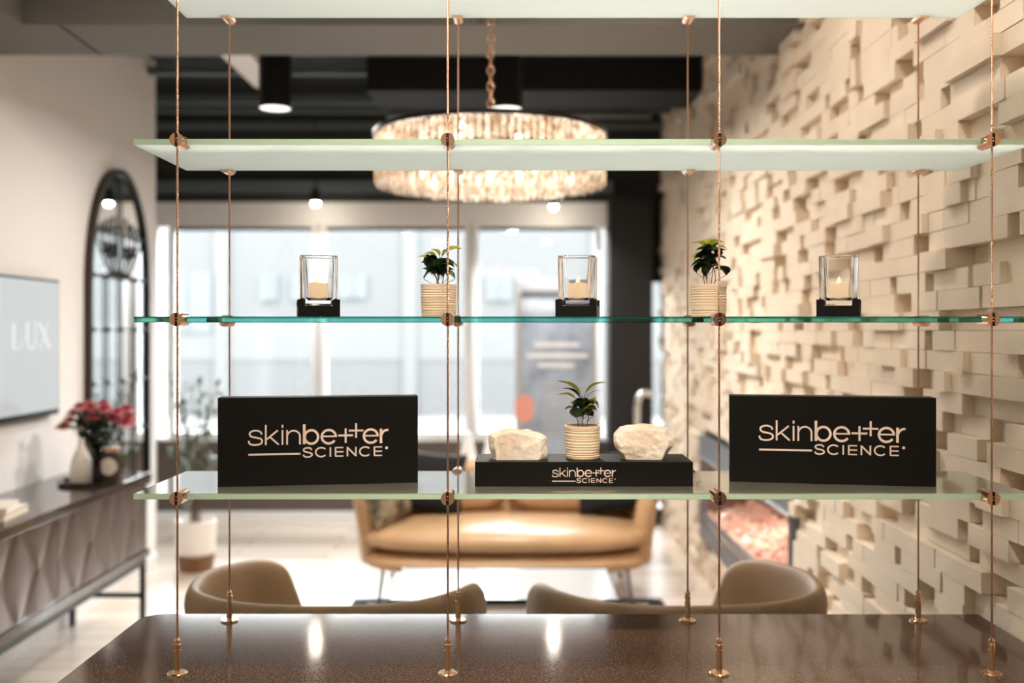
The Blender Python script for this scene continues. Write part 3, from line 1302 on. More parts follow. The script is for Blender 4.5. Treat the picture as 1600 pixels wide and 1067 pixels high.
def ringband(bm, r0, r1, za, zb, n=72, mi=0):
    prof = [(r0, za), (r1, za), (r1, zb), (r0, zb)]
    rings = [[bm.verts.new((r * math.cos(2 * PI * k / n), r * math.sin(2 * PI * k / n), z)) for k in range(n)] for r, z in prof]
    for i in range(4):
        a, b = rings[i], rings[(i + 1) % 4]
        for k in range(n):
            bm.faces.new((a[k], a[(k + 1) % n], b[(k + 1) % n], b[k])).material_index = mi


ringband(bm, Rc - .03, Rc + .012, zt, zt + .018)
ringband(bm, .30, .325, zt, zt + .014)
ringband(bm, .13, .15, zt, zt + .014)
for k in range(6):
    a = k * PI / 3
    tube(bm, [(0, 0, zt + .01), (Rc - .01 if k % 1 == 0 else .5, 0, zt + .01)] if False else [(0, 0, zt + .01), ((Rc - .01) * math.cos(a), (Rc - .01) * math.sin(a), zt + .01)], .006, 6)
lathe(bm, [(0, zt + .02), (.05, zt + .02), (.035, zt + .05), (.012, zt + .07), (0, zt + .07)], 20)
obj('frame', bm, M['black_metal'], chd)
bm = nbm()
z = zt + .065
k = 0
while CZ + .62 + z < ZC - .05:
    a = (k % 2) * PI / 2
    n = 10
    pts = [(.014 * math.cos(2 * PI * j / n) * math.cos(a), .014 * math.cos(2 * PI * j / n) * math.sin(a), z + .02 + .022 * math.sin(2 * PI * j / n)) for j in range(n + 1)]
    tube(bm, pts, .0035, 6, caps=False)
    z += .036
    k += 1
zc_ = ZC - (CZ + .62)
obj('chain', bm, M['copper'], chd, smooth=True)
bm = nbm()
lathe(bm, [(0, zc_ - .055), (.03, zc_ - .05), (.055, zc_ - .02), (.06, zc_), (0, zc_)], 24)
obj('ceiling_rose', bm, M['black_metal'], chd)
bulb_me = None
for nb, rb_, zb_, off in ((10, .40, .12, 0), (5, .20, .11, .3)):
    for k in range(nb):
        a = 2 * PI * k / nb + off
        if bulb_me is None:
            bm = nbm()
            lathe(bm, [(0, -.03), (.013, -.02), (.016, 0), (.010, .025), (.010, .05), (0, .05)], 12)
            o = obj('bulb', bm, M['bulb'], chd, smooth=True)
            bulb_me = o.data
        else:
            o = bpy.data.objects.new('bulb', bulb_me)
            C.objects.link(o)
            o.parent = chd
        o.location = (rb_ * math.cos(a), rb_ * math.sin(a), zb_)


def drop_geo(bm, c, L, w, ang):
    """a faceted bar that ends in a point"""
    ca, sa = math.cos(ang), math.sin(ang)
    sec = [(-w / 2, 0), (-w / 4, -w * .28), (w / 4, -w * .28), (w / 2, 0), (w / 4, w * .28), (-w / 4, w * .28)]
    rings = []
    for f, z_ in ((.5, 0), (1, -.012), (1, -L + .014), (.25, -L)):
        rings.append([bm.verts.new((c[0] + (x * ca - y * sa) * f, c[1] + (x * sa + y * ca) * f, c[2] + z_)) for x, y in sec])
    for a, b in zip(rings, rings[1:]):
        for k in range(6):
            bm.faces.new((a[k], a[(k + 1) % 6], b[(k + 1) % 6], b[k]))
    bm.faces.new(rings[0])
    bm.faces.new(list(reversed(rings[-1])))


dm = {}
for nm, L, w in (('up', .105, .026), ('low', .118, .028)):
    bm = nbm()
    drop_geo(bm, (0, 0, 0), L, w, 0)
    me = bpy.data.meshes.new('crystal_drop')
    bmesh.ops.recalc_face_normals(bm, faces=bm.faces)
    bm.to_mesh(me)
    bm.free()
    me.materials.append(M['drop'])
    dm[nm] = me
rest = nbm()
cnt = 0
rg = random.Random(4)
for tier, (rr_, z_, nm, n) in enumerate(((Rc, zt + .002, 'up', 100), (Rc - .004, zt - .098, 'low', 100))):
    for k in range(n):
        a = 2 * PI * (k + .5 * tier) / n
        x, y = rr_ * math.cos(a), rr_ * math.sin(a)
        front = math.sin(a) < -.02
        dz = rg.uniform(-.005, .004)
        aa = a + PI / 2 + rg.uniform(-.25, .25)
        if front and cnt < 100:
            o = bpy.data.objects.new('crystal_drop', dm[nm])
            C.objects.link(o)
            o.parent = chd
            o.location = (x, y, z_ + dz)
            o.rotation_euler = (0, 0, aa)
            cnt += 1
        else:
            drop_geo(rest, (x, y, z_ + dz), .105 if nm == 'up' else .118, .027, aa)
for rr_, z_, n, L in ((.43, zt - .112, 64, .11), (.33, zt - .12, 46, .105), (.22, zt - .13, 30, .10), (.11, zt - .135, 16, .10)):
    for k in range(n):
        a = 2 * PI * k / n + rr_
        drop_geo(rest, (rr_ * math.cos(a), rr_ * math.sin(a), z_ + rg.uniform(-.006, .006)), L, .026, a + PI / 2 + rg.uniform(-.3, .3))
o = obj('crystal_fringe', rest, M['drop'], chd)
o['kind'] = 'stuff'


# ================================================================== SPOTS IN THE CEILING
def can_light(label, px, py, d, r, lens, group):
    p = at(px, py, d)
    t = thing('cylinder_downlight', label, 'light', p, group=group)
    hh = ZC - p.z
    bm = nbm()
    hb = min(hh - .001, .55)
    lathe(bm, [(r - .004, 0), (r, 0), (r, hb), (0, hb), (0, .02), (r - .004, .02)], 36, cap0=False, cap1=False)
    obj('housing', bm, M['black_metal'], t)
    if hb < hh - .01:
        bm = nbm()
        lathe(bm, [(0, hb), (.01, hb), (.01, hh), (0, hh)], 10)
        obj('stem', bm, M['black_metal'], t)
    bm = nbm()
    lathe(bm, [(0, .004), (r - .005, .004), (r - .005, .008), (0, .008)], 36)
    obj('diffuser', bm, lens, t)
    return t


can_light('black cylinder downlight hanging by itself left of the chandelier', 430, 170, 5.5, .088, M['lens'], 'black cylinder downlights')
can_light('black cylinder downlight just behind the chandelier chain', 791, 171, 5.5, .088, M['lens'], 'black cylinder downlights')


def small_spot(label, px, py):
    p = at(px, py, 8.37)
    t = thing('spotlight', label, 'light', p, group='small spotlights before the windows')
    bm = nbm()
    lathe(bm, [(.030, .0), (.036, 0), (.036, .10), (.02, .12), (0, .12)], 20, cap0=False)
    tube(bm, [(0, 0, .115), (0, 0, ZC - p.z)], .006, 6)
    obj('housing', bm, M['black_metal'], t)
    bm = nbm()
    bmesh.ops.create_uvsphere(bm, u_segments=16, v_segments=10, radius=.030, matrix=Matrix.Translation((0, 0, .002)))
    obj('lens', bm, M['lens_bright'], t, smooth=True)


small_spot('small glowing spotlight above the left windows, near the first mullion', 493, 317)
small_spot('small glowing spotlight under the chandelier, above the poster', 865, 322)


# ================================================================== FIREPLACE
fp = thing('fireplace', 'long grey steel framed gas fireplace set in the stone block wall', 'fireplace', (XR, (FY0 + FY1) / 2, FZ0))
fx0, fx1 = -.075, .30
ly = (FY1 - FY0) / 2
fh = FZ1 - FZ0
bt = .155
bm = nbm()
box(bm, fx0, -.02, -ly + .035, ly - .002, fh - bt, fh, bev=.004)
box(bm, fx0, -.02, -ly + .035, ly - .002, 0, bt, bev=.004)
box(bm, fx0, -.02, ly - .035, ly - .002, bt, fh - bt)
box(bm, fx0, -.02, -ly + .035, -ly + .06, bt, fh - bt)
obj('frame', bm, M['steel'], fp)
bm = nbm()
box(bm, fx0 - .012, fx0, -ly + .04, ly - .01, bt - .012, bt + .004)
box(bm, fx0 - .012, fx0, -ly + .04, ly - .01, fh - bt - .004, fh - bt + .012)
obj('trim_strip', bm, M['chrome'], fp)
M['firebox'] = mat('bronze_glass_panel', (.50, .36, .29), .25, .4, var=.5, vscale=5)
bm = nbm()
box(bm, fx1, fx1 + .02, -ly, ly, .1, fh)
box(bm, -.02, fx1, -ly, -ly + .02, .1, fh)
box(bm, -.02, fx1, ly - .02, ly, .1, fh)
box(bm, -.02, fx1, -ly, ly, fh - .05, fh)
box(bm, -.02, fx1, -ly, ly, .08, .10)
obj('firebox', bm, M['firebox'], fp)
M['ember'] = mat('pink_amber_crystals', (.88, .66, .56), .2, emit=(1, .50, .36), estr=.16, col2=(.60, .34, .25), vscale=12)
bm = nbm()
rg = random.Random(2)
nx_, ny_ = 7, 60
for i in range(nx_):
    for j in range(ny_):
        c = Vector((.0 + .28 * i / (nx_ - 1) + rg.uniform(-.02, .02), -ly + .06 + (2 * ly - .12) * j / (ny_ - 1) + rg.uniform(-.02, .02), .125 + .10 * i / (nx_ - 1) + rg.uniform(-.02, .03)))
        bmesh.ops.create_icosphere(bm, subdivisions=1, radius=rg.uniform(.02, .036), matrix=Matrix.Translation(c) @ Matrix.Rotation(rg.uniform(0, 6), 4, 'X') @ Matrix.Diagonal((1, rg.uniform(.7, 1.3), rg.uniform(.7, 1.2), 1)))
o = obj('fire_crystals', bm, M['ember'], fp)
o['kind'] = 'stuff'
spot_light('fire_glow', (XR + .14, (FY0 + FY1) / 2, FZ1 - .07), 4, .2, (1, .74, .62))


# ================================================================== LEFT SIDE: MIRROR, SCREEN, SIDEBOARD
MY0, MY1 = 5.93, 6.90
MZB = .62
MZT = CZ + 1.035
mr = thing('arched_mirror', 'tall arched mirror with black frame and thin iron bars on the left wall', 'mirror', (XL, (MY0 + MY1) / 2, MZB), (0, 0, -PI / 2))
W2 = (MY1 - MY0) / 2
Hm = MZT - MZB
SPR = Hm - .80        # where the arch springs


def arch(w, top, spring, n=28):
    """x across, z up, pointed-round outline from bottom left over the top"""
    p = [(-w, 0), (-w, spring)]
    for k in range(1, n):
        a = PI - PI * k / n
        p.append((w * math.cos(a), spring + (top - spring) * math.sin(a) ** .9))
    p += [(w, spring), (w, 0)]
    return p


# local frame: +x along the wall towards the camera side, +y into the wall ... rotated so that -y local faces the room
bm = nbm()
out, inn = arch(W2, Hm, SPR), arch(W2 - .028, Hm - .036, SPR)
for yy0, yy1 in ((.0, .045),):
    a1 = [bm.verts.new((x, yy0 + .0, z)) for x, z in out]
    a2 = [bm.verts.new((x, yy1, z)) for x, z in out]
    b1 = [bm.verts.new((x, yy0, max(z, .04))) for x, z in inn]
    b2 = [bm.verts.new((x, yy1, max(z, .04))) for x, z in inn]
    n = len(out)
    for k in range(n):
        j = (k + 1) % n
        bm.faces.new((a1[k], a1[j], a2[j], a2[k])).material_index = 1
        bm.faces.new((a2[k], a2[j], b2[j], b2[k]))
        bm.faces.new((b1[k], b2[k], b2[j], b1[j]))
        bm.faces.new((a1[k], b1[k], b1[j], a1[j]))
obj('frame', bm, [M['black_metal'], M['mirror_edge']], mr)
bm = nbm()
prism(bm, [(x, max(z, .03)) for x, z in arch(W2 - .03, Hm - .04, SPR)], .012, .022)
obj('glass', bm, M['mirror'], mr)
bm = nbm()
yb_ = .034
ww = W2 - .04
for f in (-.5, 0, .5):
    top = SPR + (Hm - .05 - SPR) * math.sqrt(1 - f * f) * .97
    tube(bm, [(f * ww, yb_, .04), (f * ww, yb_, SPR + .1 if f else SPR + .1)], .006, 6)
for zz in [SPR + .1 - .33 * k for k in range(6)]:
    if zz > .1:
        tube(bm, [(-ww, yb_, zz), (ww, yb_, zz)], .006 if zz < SPR else .010, 6)
        for f in (-.98, -.5, 0, .5, .98):
            bmesh.ops.create_icosphere(bm, subdivisions=2, radius=.019, matrix=Matrix.Translation((f * ww, yb_, zz)))
zs = SPR + .1
ww -= .0
for f in (-1, 1):     # scrolls and rays in the arch
    for a_ in (.25, .55, .8):
        tube(bm, smooth_path([(f * ww * a_ * .3, yb_, zs), (f * ww * a_ * .9, yb_, zs + .22), (f * ww * a_ * .7, yb_, zs + .42 - .1 * a_)], 5), .007, 6)
    pts = [(f * (ww * .33 + .09 * math.exp(-.28 * t) * math.cos(t)), yb_, zs + .15 + .09 * math.exp(-.28 * t) * math.sin(t)) for t in [i * .5 for i in range(18)]]
    tube(bm, pts, .008, 6)
tube(bm, [(0, yb_, zs), (0, yb_, Hm - .06)], .007, 6)
tube(bm, [(-ww * .93, yb_, zs + .28), (ww * .93, yb_, zs + .28)], .007, 6)
obj('iron_bars', bm, M['black_metal'], mr)
mr.rotation_euler = (0, 0, -PI / 2)

# wall screen
tv = thing('wall_screen', 'flat wall screen showing pale letters beside the arched mirror', 'screen', (XL, 4.85, CZ - .46), (0, 0, -PI / 2))
# after the turn: local x -> -world y, local y -> world x
tw = .655
thh = .735
bm = nbm()
box(bm, -tw, tw, .0, .05, 0, thh, bev=.004)
obj('housing', bm, M['black_metal'], tv)
M['screen'] = mat('lit_screen', (.10, .11, .11), .08, emit=(.80, .84, .84), estr=.50)
M['screen_text'] = mat('lit_letters', (.2, .2, .2), .2, emit=(.92, .96, .96), estr=.55)
sc_ = bxo('display', (-tw + .012, tw - .012, .05, .052, .03, thh - .012), M['screen'], tv)
bm = nbm()


def TT(x, z, l):
    return (-(x), .0522 + l, .365 + (z - .27) * .69)


# serif letters L U X, right end near the mirror side
bzy = .30
def word_at(px):
    d = -XL * F / (HX - px)
    return d - 4.85


for pts, w in (
        ([(word_at(27), .46), (word_at(27), .33)], .030), ([(word_at(27), .33), (word_at(28), .285), (word_at(33), .268), (word_at(38), .285), (word_at(40), .33)], .020), ([(word_at(40), .33), (word_at(40), .46)], .014),
        ([(word_at(24), .462), (word_at(31), .462)], .008), ([(word_at(37), .462), (word_at(43), .462)], .008),
        ([(word_at(47), .46), (word_at(62), .275)], .030), ([(word_at(60), .46), (word_at(48), .275)], .012),
        ([(word_at(44), .462), (word_at(51), .462)], .008), ([(word_at(57), .462), (word_at(63), .462)], .008), ([(word_at(45), .272), (word_at(51), .272)], .008), ([(word_at(57), .272), (word_at(65), .272)], .008),
        ([(word_at(5), .46), (word_at(5), .275)], .030), ([(word_at(3), .272), (word_at(17), .272), (word_at(18), .33)], .010)):
    ribbon(bm, pts, w, TT)
obj('lettering', bm, M['screen_text'], sc_)

# sideboard
SY0, SY1 = 2.9, 5.70
SXF = -2.09
SH = .872
sb = thing('sideboard', 'long dark sideboard with bronze petal-patterned doors on a black metal stand', 'sideboard', (-2.33, 4.3, 0))
o_ = Vector((-2.33, 4.3, 0))
bm = nbm()
box(bm, XL + .02 - o_.x, SXF + .012 - o_.x, SY0 - o_.y, SY1 - o_.y, SH - .045, SH, bev=.003)
obj('top', bm, M['console'], sb)
bm = nbm()
box(bm, XL + .03 - o_.x, SXF - .02 - o_.x, SY0 + .02 - o_.y, SY1 - .02 - o_.y, .41, SH - .045)
box(bm, XL + .03 - o_.x, SXF - o_.x, SY0 + .01 - o_.y, SY1 - .005 - o_.y, .395, .435)
obj('carcass', bm, M['console'], sb)
nd = 5
dw = (SY1 - SY0 - .04) / nd
for k in range(nd):
    ya = SY0 + .02 + k * dw + .003 - o_.y
    yb = ya + dw - .006
    bm = nbm()
    nu, nv = 64, 40
    za, zb = .442, SH - .050
    grid = []
    for i in range(nu + 1):
        row = []
        u = i / nu
        for j in range(nv + 1):
            v = j / nv
            # long petals: lens shapes in staggered columns
            cu = u * 3.0
            best = 0
            for cc in range(-1, 5):
                off = .5 if cc % 2 else 0
                du = abs(cu - cc)
                for rr_ in (-1, 0, 1, 2):
                    vc = rr_ + off
                    dv = abs(v - vc) / .5
                    if dv < 1:
                        wv = .62 * math.cos(dv * PI / 2) ** .8
                        if wv > 1e-3:
                            best = max(best, 1 - (du / wv) ** 2 if du < wv else 0)
            row.append(bm.verts.new((SXF - .016 - o_.x + .006 * best if best > 0 else SXF - .016 - o_.x, ya + (yb - ya) * u, za + (zb - za) * v)))
        grid.append(row)
    for i in range(nu):
        for j in range(nv):
            bm.faces.new((grid[i][j], grid[i + 1][j], grid[i + 1][j + 1], grid[i][j + 1]))
    obj('door', bm, M['console_door'], sb, smooth=True)
t_ = .014
legi = 0
for yy in (SY1 - .03, SY0 + .05):
    for xx in (SXF - .03, XL + .05):
        bm = nbm()
        box(bm, xx - t_ - o_.x, xx + t_ - o_.x, yy - t_ - o_.y, yy + t_ - o_.y, 0, .395)
        obj('leg', bm, M['black_metal'], sb)
bm = nbm()
for yy in (SY1 - .03, SY0 + .05):
    box(bm, XL + .05 - o_.x, SXF - .03 - o_.x, yy - t_ * .8 - o_.y, yy + t_ * .8 - o_.y, .16, .186)
for xx in (XL + .05,):
    box(bm, xx - t_ * .8 - o_.x, xx + t_ * .8 - o_.x, SY0 + .05 - o_.y, SY1 - .03 - o_.y, .16, .186)
for xx in (SXF - .03, XL + .05):
    box(bm, xx - t_ - o_.x, xx + t_ - o_.x, SY0 + .05 - o_.y, SY1 - .03 - o_.y, .35, .395)
obj('stand_rails', bm, M['black_metal'], sb)

# on the sideboard
ty = 5.28
tr = thing('serving_tray', 'dark oval tray with raised rim on the far end of the sideboard', 'tray', (at(143, 740, ty).x, ty, SH))
bm = nbm()
lathe(bm, [(0, 0), (.165, 0), (.172, .004), (.176, .022), (.172, .022), (.166, .007), (0, .006)], 48, sx=.95, sy=.95)
obj('tray_body', bm, M['console'], tr, smooth=False)
TZ = SH + .006
bm = nbm()
lathe(bm, [(0, 0), (.045, 0), (.052, .01), (.056, .05), (.055, .09), (.046, .135), (.028, .175), (.017, .20), (.014, .225), (.016, .235), (.011, .235), (.010, .20), (0, .19)], 36)
o = obj('bottle_vase', bm, M['white_ceramic'], loc=(at(127, 735, 5.2).x, 5.20, TZ), smooth=True)
tag(o, 'white ceramic bottle vase on the dark tray before the flowers', 'vase')
# flowers in a tall clear vase
fv = thing('flower_vase', 'clear glass vase with pink and red flowers on the sideboard tray', 'flowers', (at(152, 735, 5.32).x, 5.32, TZ))
M['vase_glass'] = thin_glass('vase_glass', (.93, .86, .78))
bm = nbm()
lathe(bm, [(0, 0), (.036, 0), (.040, .01), (.040, .20), (.038, .20), (.037, .012), (0, .012)], 28)
obj('vase', bm, M['vase_glass'], fv, smooth=True)
rg = random.Random(12)
bm = nbm()
heads = []
for k in range(16):
    a, rr_ = rg.uniform(0, 2 * PI), rg.uniform(.03, .17)
    hx, hy, hz_ = rr_ * 1.15 * math.cos(a), rr_ * .8 * math.sin(a), rg.uniform(.36, .43) - rr_ * .5
    heads.append((hx, hy, hz_))
    tube(bm, smooth_path([(rg.uniform(-.02, .02), rg.uniform(-.02, .02), .02), (hx * .25, hy * .25, .2), (hx, hy, hz_)], 4), .003, 5)
obj('stems', bm, M['leaf_mid'], fv)
bm = nbm()
for k in range(110):
    a, rr_ = rg.uniform(0, 2 * PI), rg.uniform(.0, .155)
    z_ = rg.uniform(.19, .35)
    rr_ *= .45 + (z_ - .19) * 3.6
    c = Vector((rr_ * math.cos(a), rr_ * .8 * math.sin(a), z_))
    d = Vector((rg.uniform(-1, 1), rg.uniform(-1, 1), rg.uniform(-.2, .8))).normalized() * rg.uniform(.05, .08)
    leaf(bm, c, c + d, .038, rg.choice((0, 0, 1)))
obj('foliage', bm, [M['leaf_dark'], M['leaf_mid']], fv)
for k, (hx, hy, hz_) in enumerate(heads + [(-.17, -.02, .27), (-.15, 0, .31), (.17, -.05, .29), (.02, -.1, .33), (.08, -.1, .37), (-.05, -.1, .39), (.12, -.04, .35)]):
    bm = nbm()
    rr_ = rg.uniform(.032, .045)
    for ring_ in range(5):
        m_ = 5 + ring_
        for j in range(m_):
            a = 2 * PI * j / m_ + ring_ * .5
            e = .25 + ring_ * .28
            d = Vector((math.cos(a) * math.sin(e), math.sin(a) * math.sin(e), math.cos(e)))
            leaf(bm, d * rr_ * .15, d * rr_ * 1.15, rr_ * .9, 0, droop=.25, n=4)
    o = obj('blossom', bm, M['pink'] if hx > 0 or k % 3 == 0 else M['pale_pink'], fv, loc=(hx, hy, hz_))
# clear tall tumbler and candle jar with a round label
bm = nbm()
lathe(bm, [(0, 0), (.022, 0), (.024, .004), (.024, .19), (.022, .19), (.022, .006), (0, .006)], 24)
o = obj('glass_cylinder', bm, thin_glass('clear_tumbler', (.96, .96, .95)), loc=(at(151, 735, 5.16).x, 5.16, TZ), smooth=True)
tag(o, 'narrow clear glass cylinder on the tray next to the white vase', 'glass')
jr = thing('candle_jar', 'dark square jar with a round cream label on the tray', 'jar', (at(173, 735, 5.22).x, 5.22, TZ), (0, 0, R(4)))
bm = nbm()
box(bm, -.047, .047, -.035, .035, 0, .165, bev=.006)
obj('jar_body', bm, mat('dark_brown_glass', (.05, .035, .028), .15), jr)
bm = nbm()
box(bm, -.042, .042, -.030, .030, .165, .19, bev=.005)
obj('lid', bm, M['copper'], jr)
bm = nbm()
disc = [(.044 * math.cos(2 * PI * k / 32), .092 + .044 * math.sin(2 * PI * k / 32)) for k in range(32)]
prism(bm, disc, -.037, -.035)
obj('round_label', bm, M['paper'], jr)
# small stack of books at the edge of the picture
for k, (w_, l_, h_, mm, lab) in enumerate(((.20, .27, .03, M['paper'], 'cream book at the bottom of the pile on the sideboard'), (.18, .25, .022, M['white_ceramic'], 'cream book on top of the pile on the sideboard'))):
    bt_ = thing('book', lab, 'book', (-2.27, 4.33 - .02 * k, SH + k * .031), (0, 0, R(6 + 9 * k)), 'books on the sideboard')
    bm = nbm()
    box(bm, -w_ / 2, w_ / 2, -l_ / 2, l_ / 2, 0, .0025)
    box(bm, -w_ / 2, w_ / 2, -l_ / 2, l_ / 2, h_ - .0025, h_)
    box(bm, -w_ / 2, -w_ / 2 + .004, -l_ / 2, l_ / 2, .0025, h_ - .0025)
    obj('cover', bm, mm, bt_)
    bxo('pages', (-w_ / 2 + .004, w_ / 2 - .004, -l_ / 2 + .004, l_ / 2 - .004, .0025, h_ - .0025), M['paper'], bt_)


# ================================================================== POTTED FIG NEAR THE WINDOW
fg = thing('potted_tree', 'leafy slender plant in a white pot on a walnut stand by the windows', 'plant', (at(304, 893, 7.0).x + .01, 7.0, 0))
bm = nbm()
lathe(bm, [(0, .0), (.115, 0), (.120, .01), (.128, .10), (.128, .11), (0, .11)], 40)
obj('stand', bm, M['walnut'], fg, smooth=False)
bm = nbm()
lathe(bm, [(0, .11), (.122, .11), (.130, .13), (.138, .34), (.136, .35), (.128, .35), (.125, .31), (0, .30)], 40)
obj('pot', bm, mat('white_planter', (.78, .74, .70), .5), fg, smooth=True)
rg = random.Random(31)
bm = nbm()
bf = nbm()
for k in range(15):
    a = rg.uniform(0, 2 * PI)
    hgt = rg.uniform(.7, 1.45)
    rr_ = rg.uniform(.08, .26)
    pts = smooth_path([(rg.uniform(-.04, .04), rg.uniform(-.04, .04), .30), (rr_ * .3 * math.cos(a), rr_ * .3 * math.sin(a), .30 + (hgt - .3) * .5), (rr_ * math.cos(a), rr_ * math.sin(a) * .8, hgt)], 6)
    tube(bm, pts, .004, 5)
    for j, p in enumerate(pts):
        if j > 2:
            for q in range(1 if j < 7 else 3):
                d = Vector((rg.uniform(-1, 1), rg.uniform(-1, 1), rg.uniform(-.3, .7))).normalized() * rg.uniform(.05, .10)
                leaf(bf, p, p + d * .85, .03, rg.choice((0, 1, 1)))
obj('stems', bm, M['stem'], fg)
obj('foliage', bf, [M['leaf_dark'], M['leaf_mid']], fg)


# ================================================================== RUG, SOFA, CUSHIONS
bm = nbm()
box(bm, -1.0, .91, 3.9, 6.20, 0, .010)
rg_ = obj('area_rug', bm, M['rug'])
tag(rg_, 'pale rug with a dark border under the sofa and the coffee table', 'rug')
bm = nbm()
for a in ((-1.0, .91, 6.10, 6.20), (-1.0, .91, 3.9, 4.0), (-1.0, -.90, 4.0, 6.10), (.81, .91, 4.0, 6.10)):
    box(bm, *a, .010, .012)
obj('border', bm, mat('dark_border', (.03, .03, .032), .95), rg_)

SCX = -.06
SY = 6.0
so = thing('sofa', 'tan leather sofa with curved arms facing the counter on thin metal legs', 'sofa', (SCX, SY + .4, 0.0))


def shell(bm, path, z0f, z1f, th, flare, n=10):
    """upholstered wall standing along a plan path; inner side faces the middle"""
    N = len(path)
    rings = []
    for i, p in enumerate(path):
        p = Vector((p[0], p[1]))
        a = Vector(path[max(i - 1, 0)][:2])
        b = Vector(path[min(i + 1, N - 1)][:2])
        t = (b - a).normalized()
        nn = Vector((-t.y, t.x))       # outward, for a path running left arm, back, right arm
        s = i / (N - 1)
        z0, z1 = z0f(s), z1f(s)
        ring = []
        K = 8
        # outer side up, over the top, inner side down
        for k in range(K + 1):
            f = k / K
            z = z0 + (z1 - th * .5 - z0) * f
            o_2 = flare(f)
            ring.append((p.x + nn.x * o_2, p.y + nn.y * o_2, z))
        ot = flare(1)
        for k in range(1, 6):
            aa = PI * k / 6
            ring.append((p.x + nn.x * (ot - th * .5 + th * .5 * math.cos(aa)), p.y + nn.y * (ot - th * .5 + th * .5 * math.cos(aa)), z1 - th * .5 + th * .5 * math.sin(aa)))
        for k in range(K, -1, -1):
            f = k / K
            z = z0 + (z1 - th * .5 - z0) * f
            o_2 = flare(f) - th
            ring.append((p.x + nn.x * o_2, p.y + nn.y * o_2, z))
        rings.append([bm.verts.new(v) for v in ring])
    m_ = len(rings[0])
    for a, b in zip(rings, rings[1:]):
        for k in range(m_):
            bm.faces.new((a[k], a[(k + 1) % m_], b[(k + 1) % m_], b[k]))
    bm.faces.new(rings[0])
    bm.faces.new(list(reversed(rings[-1])))


def cushion(bm, x0, x1, y0, y1, z0, z1, r, crown=.02, nx=16, ny=10, pw=5.0):
    """superellipse pad with a crown"""
    cx, cy, cz = (x0 + x1) / 2, (y0 + y1) / 2, (z0 + z1) / 2
    hx, hy, hz = (x1 - x0) / 2, (y1 - y0) / 2, (z1 - z0) / 2
    n, m_ = 40, 12
    rings = []

    def sg(v, p):
        return math.copysign(abs(v) ** p, v)
    for j in range(m_ + 1):
        ph = -PI / 2 + PI * j / m_
        row = []
        for i in range(n):
            th_ = 2 * PI * i / n
            e1, e2 = 2 / 3.2, 2 / pw
            cxy = sg(math.cos(ph), e1)
            x = hx * cxy * sg(math.cos(th_), e2)
            y = hy * cxy * sg(math.sin(th_), e2)
            z = hz * sg(math.sin(ph), e1)
            if z > 0:
                z += crown * (1 - (x / hx) ** 2) * (1 - (y / hy) ** 2)
            row.append(bm.verts.new((cx + x, cy + y, cz + z)))
        rings.append(row)
    for a, b in zip(rings, rings[1:]):
        for i in range(n):
            bm.faces.new((a[i], a[(i + 1) % n], b[(i + 1) % n], b[i]))
    bmesh.ops.remove_doubles(bm, verts=bm.verts, dist=.0005)


# shell of arms and back: plan from the left arm front round the back to the right arm front
hw = .925
path = smooth_path([(-hw + .03, -.27, 0), (-hw - .02, -.10, 0), (-hw, .15, 0), (-hw + .12, .36, 0), (-hw + .40, .45, 0), (0, .48, 0), (hw - .40, .45, 0), (hw - .12, .36, 0), (hw, .15, 0), (hw + .02, -.10, 0), (hw - .03, -.27, 0)], 6)


def ztop(s):
    e = abs(s - .5) * 2       # 1 at the fronts, 0 in the middle of the back
    return .69 + .11 * (1 - min(1, e * 1.25) ** 2.2) - .04 * max(0, e - .9) * 10


bm = nbm()
shell(bm, path, lambda s: .24, ztop, .115, lambda f: -.022 + .045 * f ** 1.3)
o = obj('arm_and_back', bm, M['tan_leather'], so, smooth=True)
bm = nbm()
cushion(bm, -hw + .02, hw - .02, -.50, .46, .195, .34, .05, 0, pw=3.6)
o = obj('seat_base', bm, M['tan_leather'], so, smooth=True)
bm = nbm()
cushion(bm, -hw + .035, hw - .035, -.50, .34, .325, .475, .05, .02, pw=3.2)
obj('seat_cushion', bm, M['tan_leather'], so, smooth=True)
for sx in (-1, 1):
    bm = nbm()
    cushion(bm, -.40, .40, -.09, .09, 0, .36, .05, 0, pw=4)
    obj('back_cushion', bm, M['tan_leather'], so, smooth=True, loc=(sx * .415, .30, .465), rot=(R(-12), 0, 0))
for sx in (-1, 1):
    for yy in (-.36, .30):
        bm = nbm()
        tube(bm, [(sx * .77, yy, 0.012), (sx * .74, yy + .01, .24)], .013, 10)
        lathe(bm, [(0, 0), (.018, 0), (.018, .008), (0, .008)], 12, c=(sx * .77, yy, .012))
        obj('leg', bm, M['steel'], so, smooth=True)


def pillow(label, x, y, z, w, h, d, m, rot, group=None):
    bm = nbm()
    n = 14
    for side in (1, -1):
        g = [[None] * (n + 1) for _ in range(n + 1)]
        for i in range(n + 1):
            for j in range(n + 1):
                u, v = i / n * 2 - 1, j / n * 2 - 1
                pinch = 1 - .10 * (1 - abs(u * v) ** 1.5) * (max(abs(u), abs(v)) ** 3)
                th_ = d / 2 * ((1 - u ** 4) * (1 - v ** 4)) ** .5
                g[i][j] = bm.verts.new((u * w / 2 * pinch, side * th_, v * h / 2 * pinch))
        for i in range(n):
            for j in range(n):
                bm.faces.new((g[i][j], g[i + 1][j], g[i + 1][j + 1], g[i][j + 1]))
    bmesh.ops.remove_doubles(bm, verts=bm.verts, dist=.0005)
    o = obj('throw_pillow', bm, m, smooth=True, loc=(x, y, z), rot=rot)
    return tag(o, label, 'pillow', group)


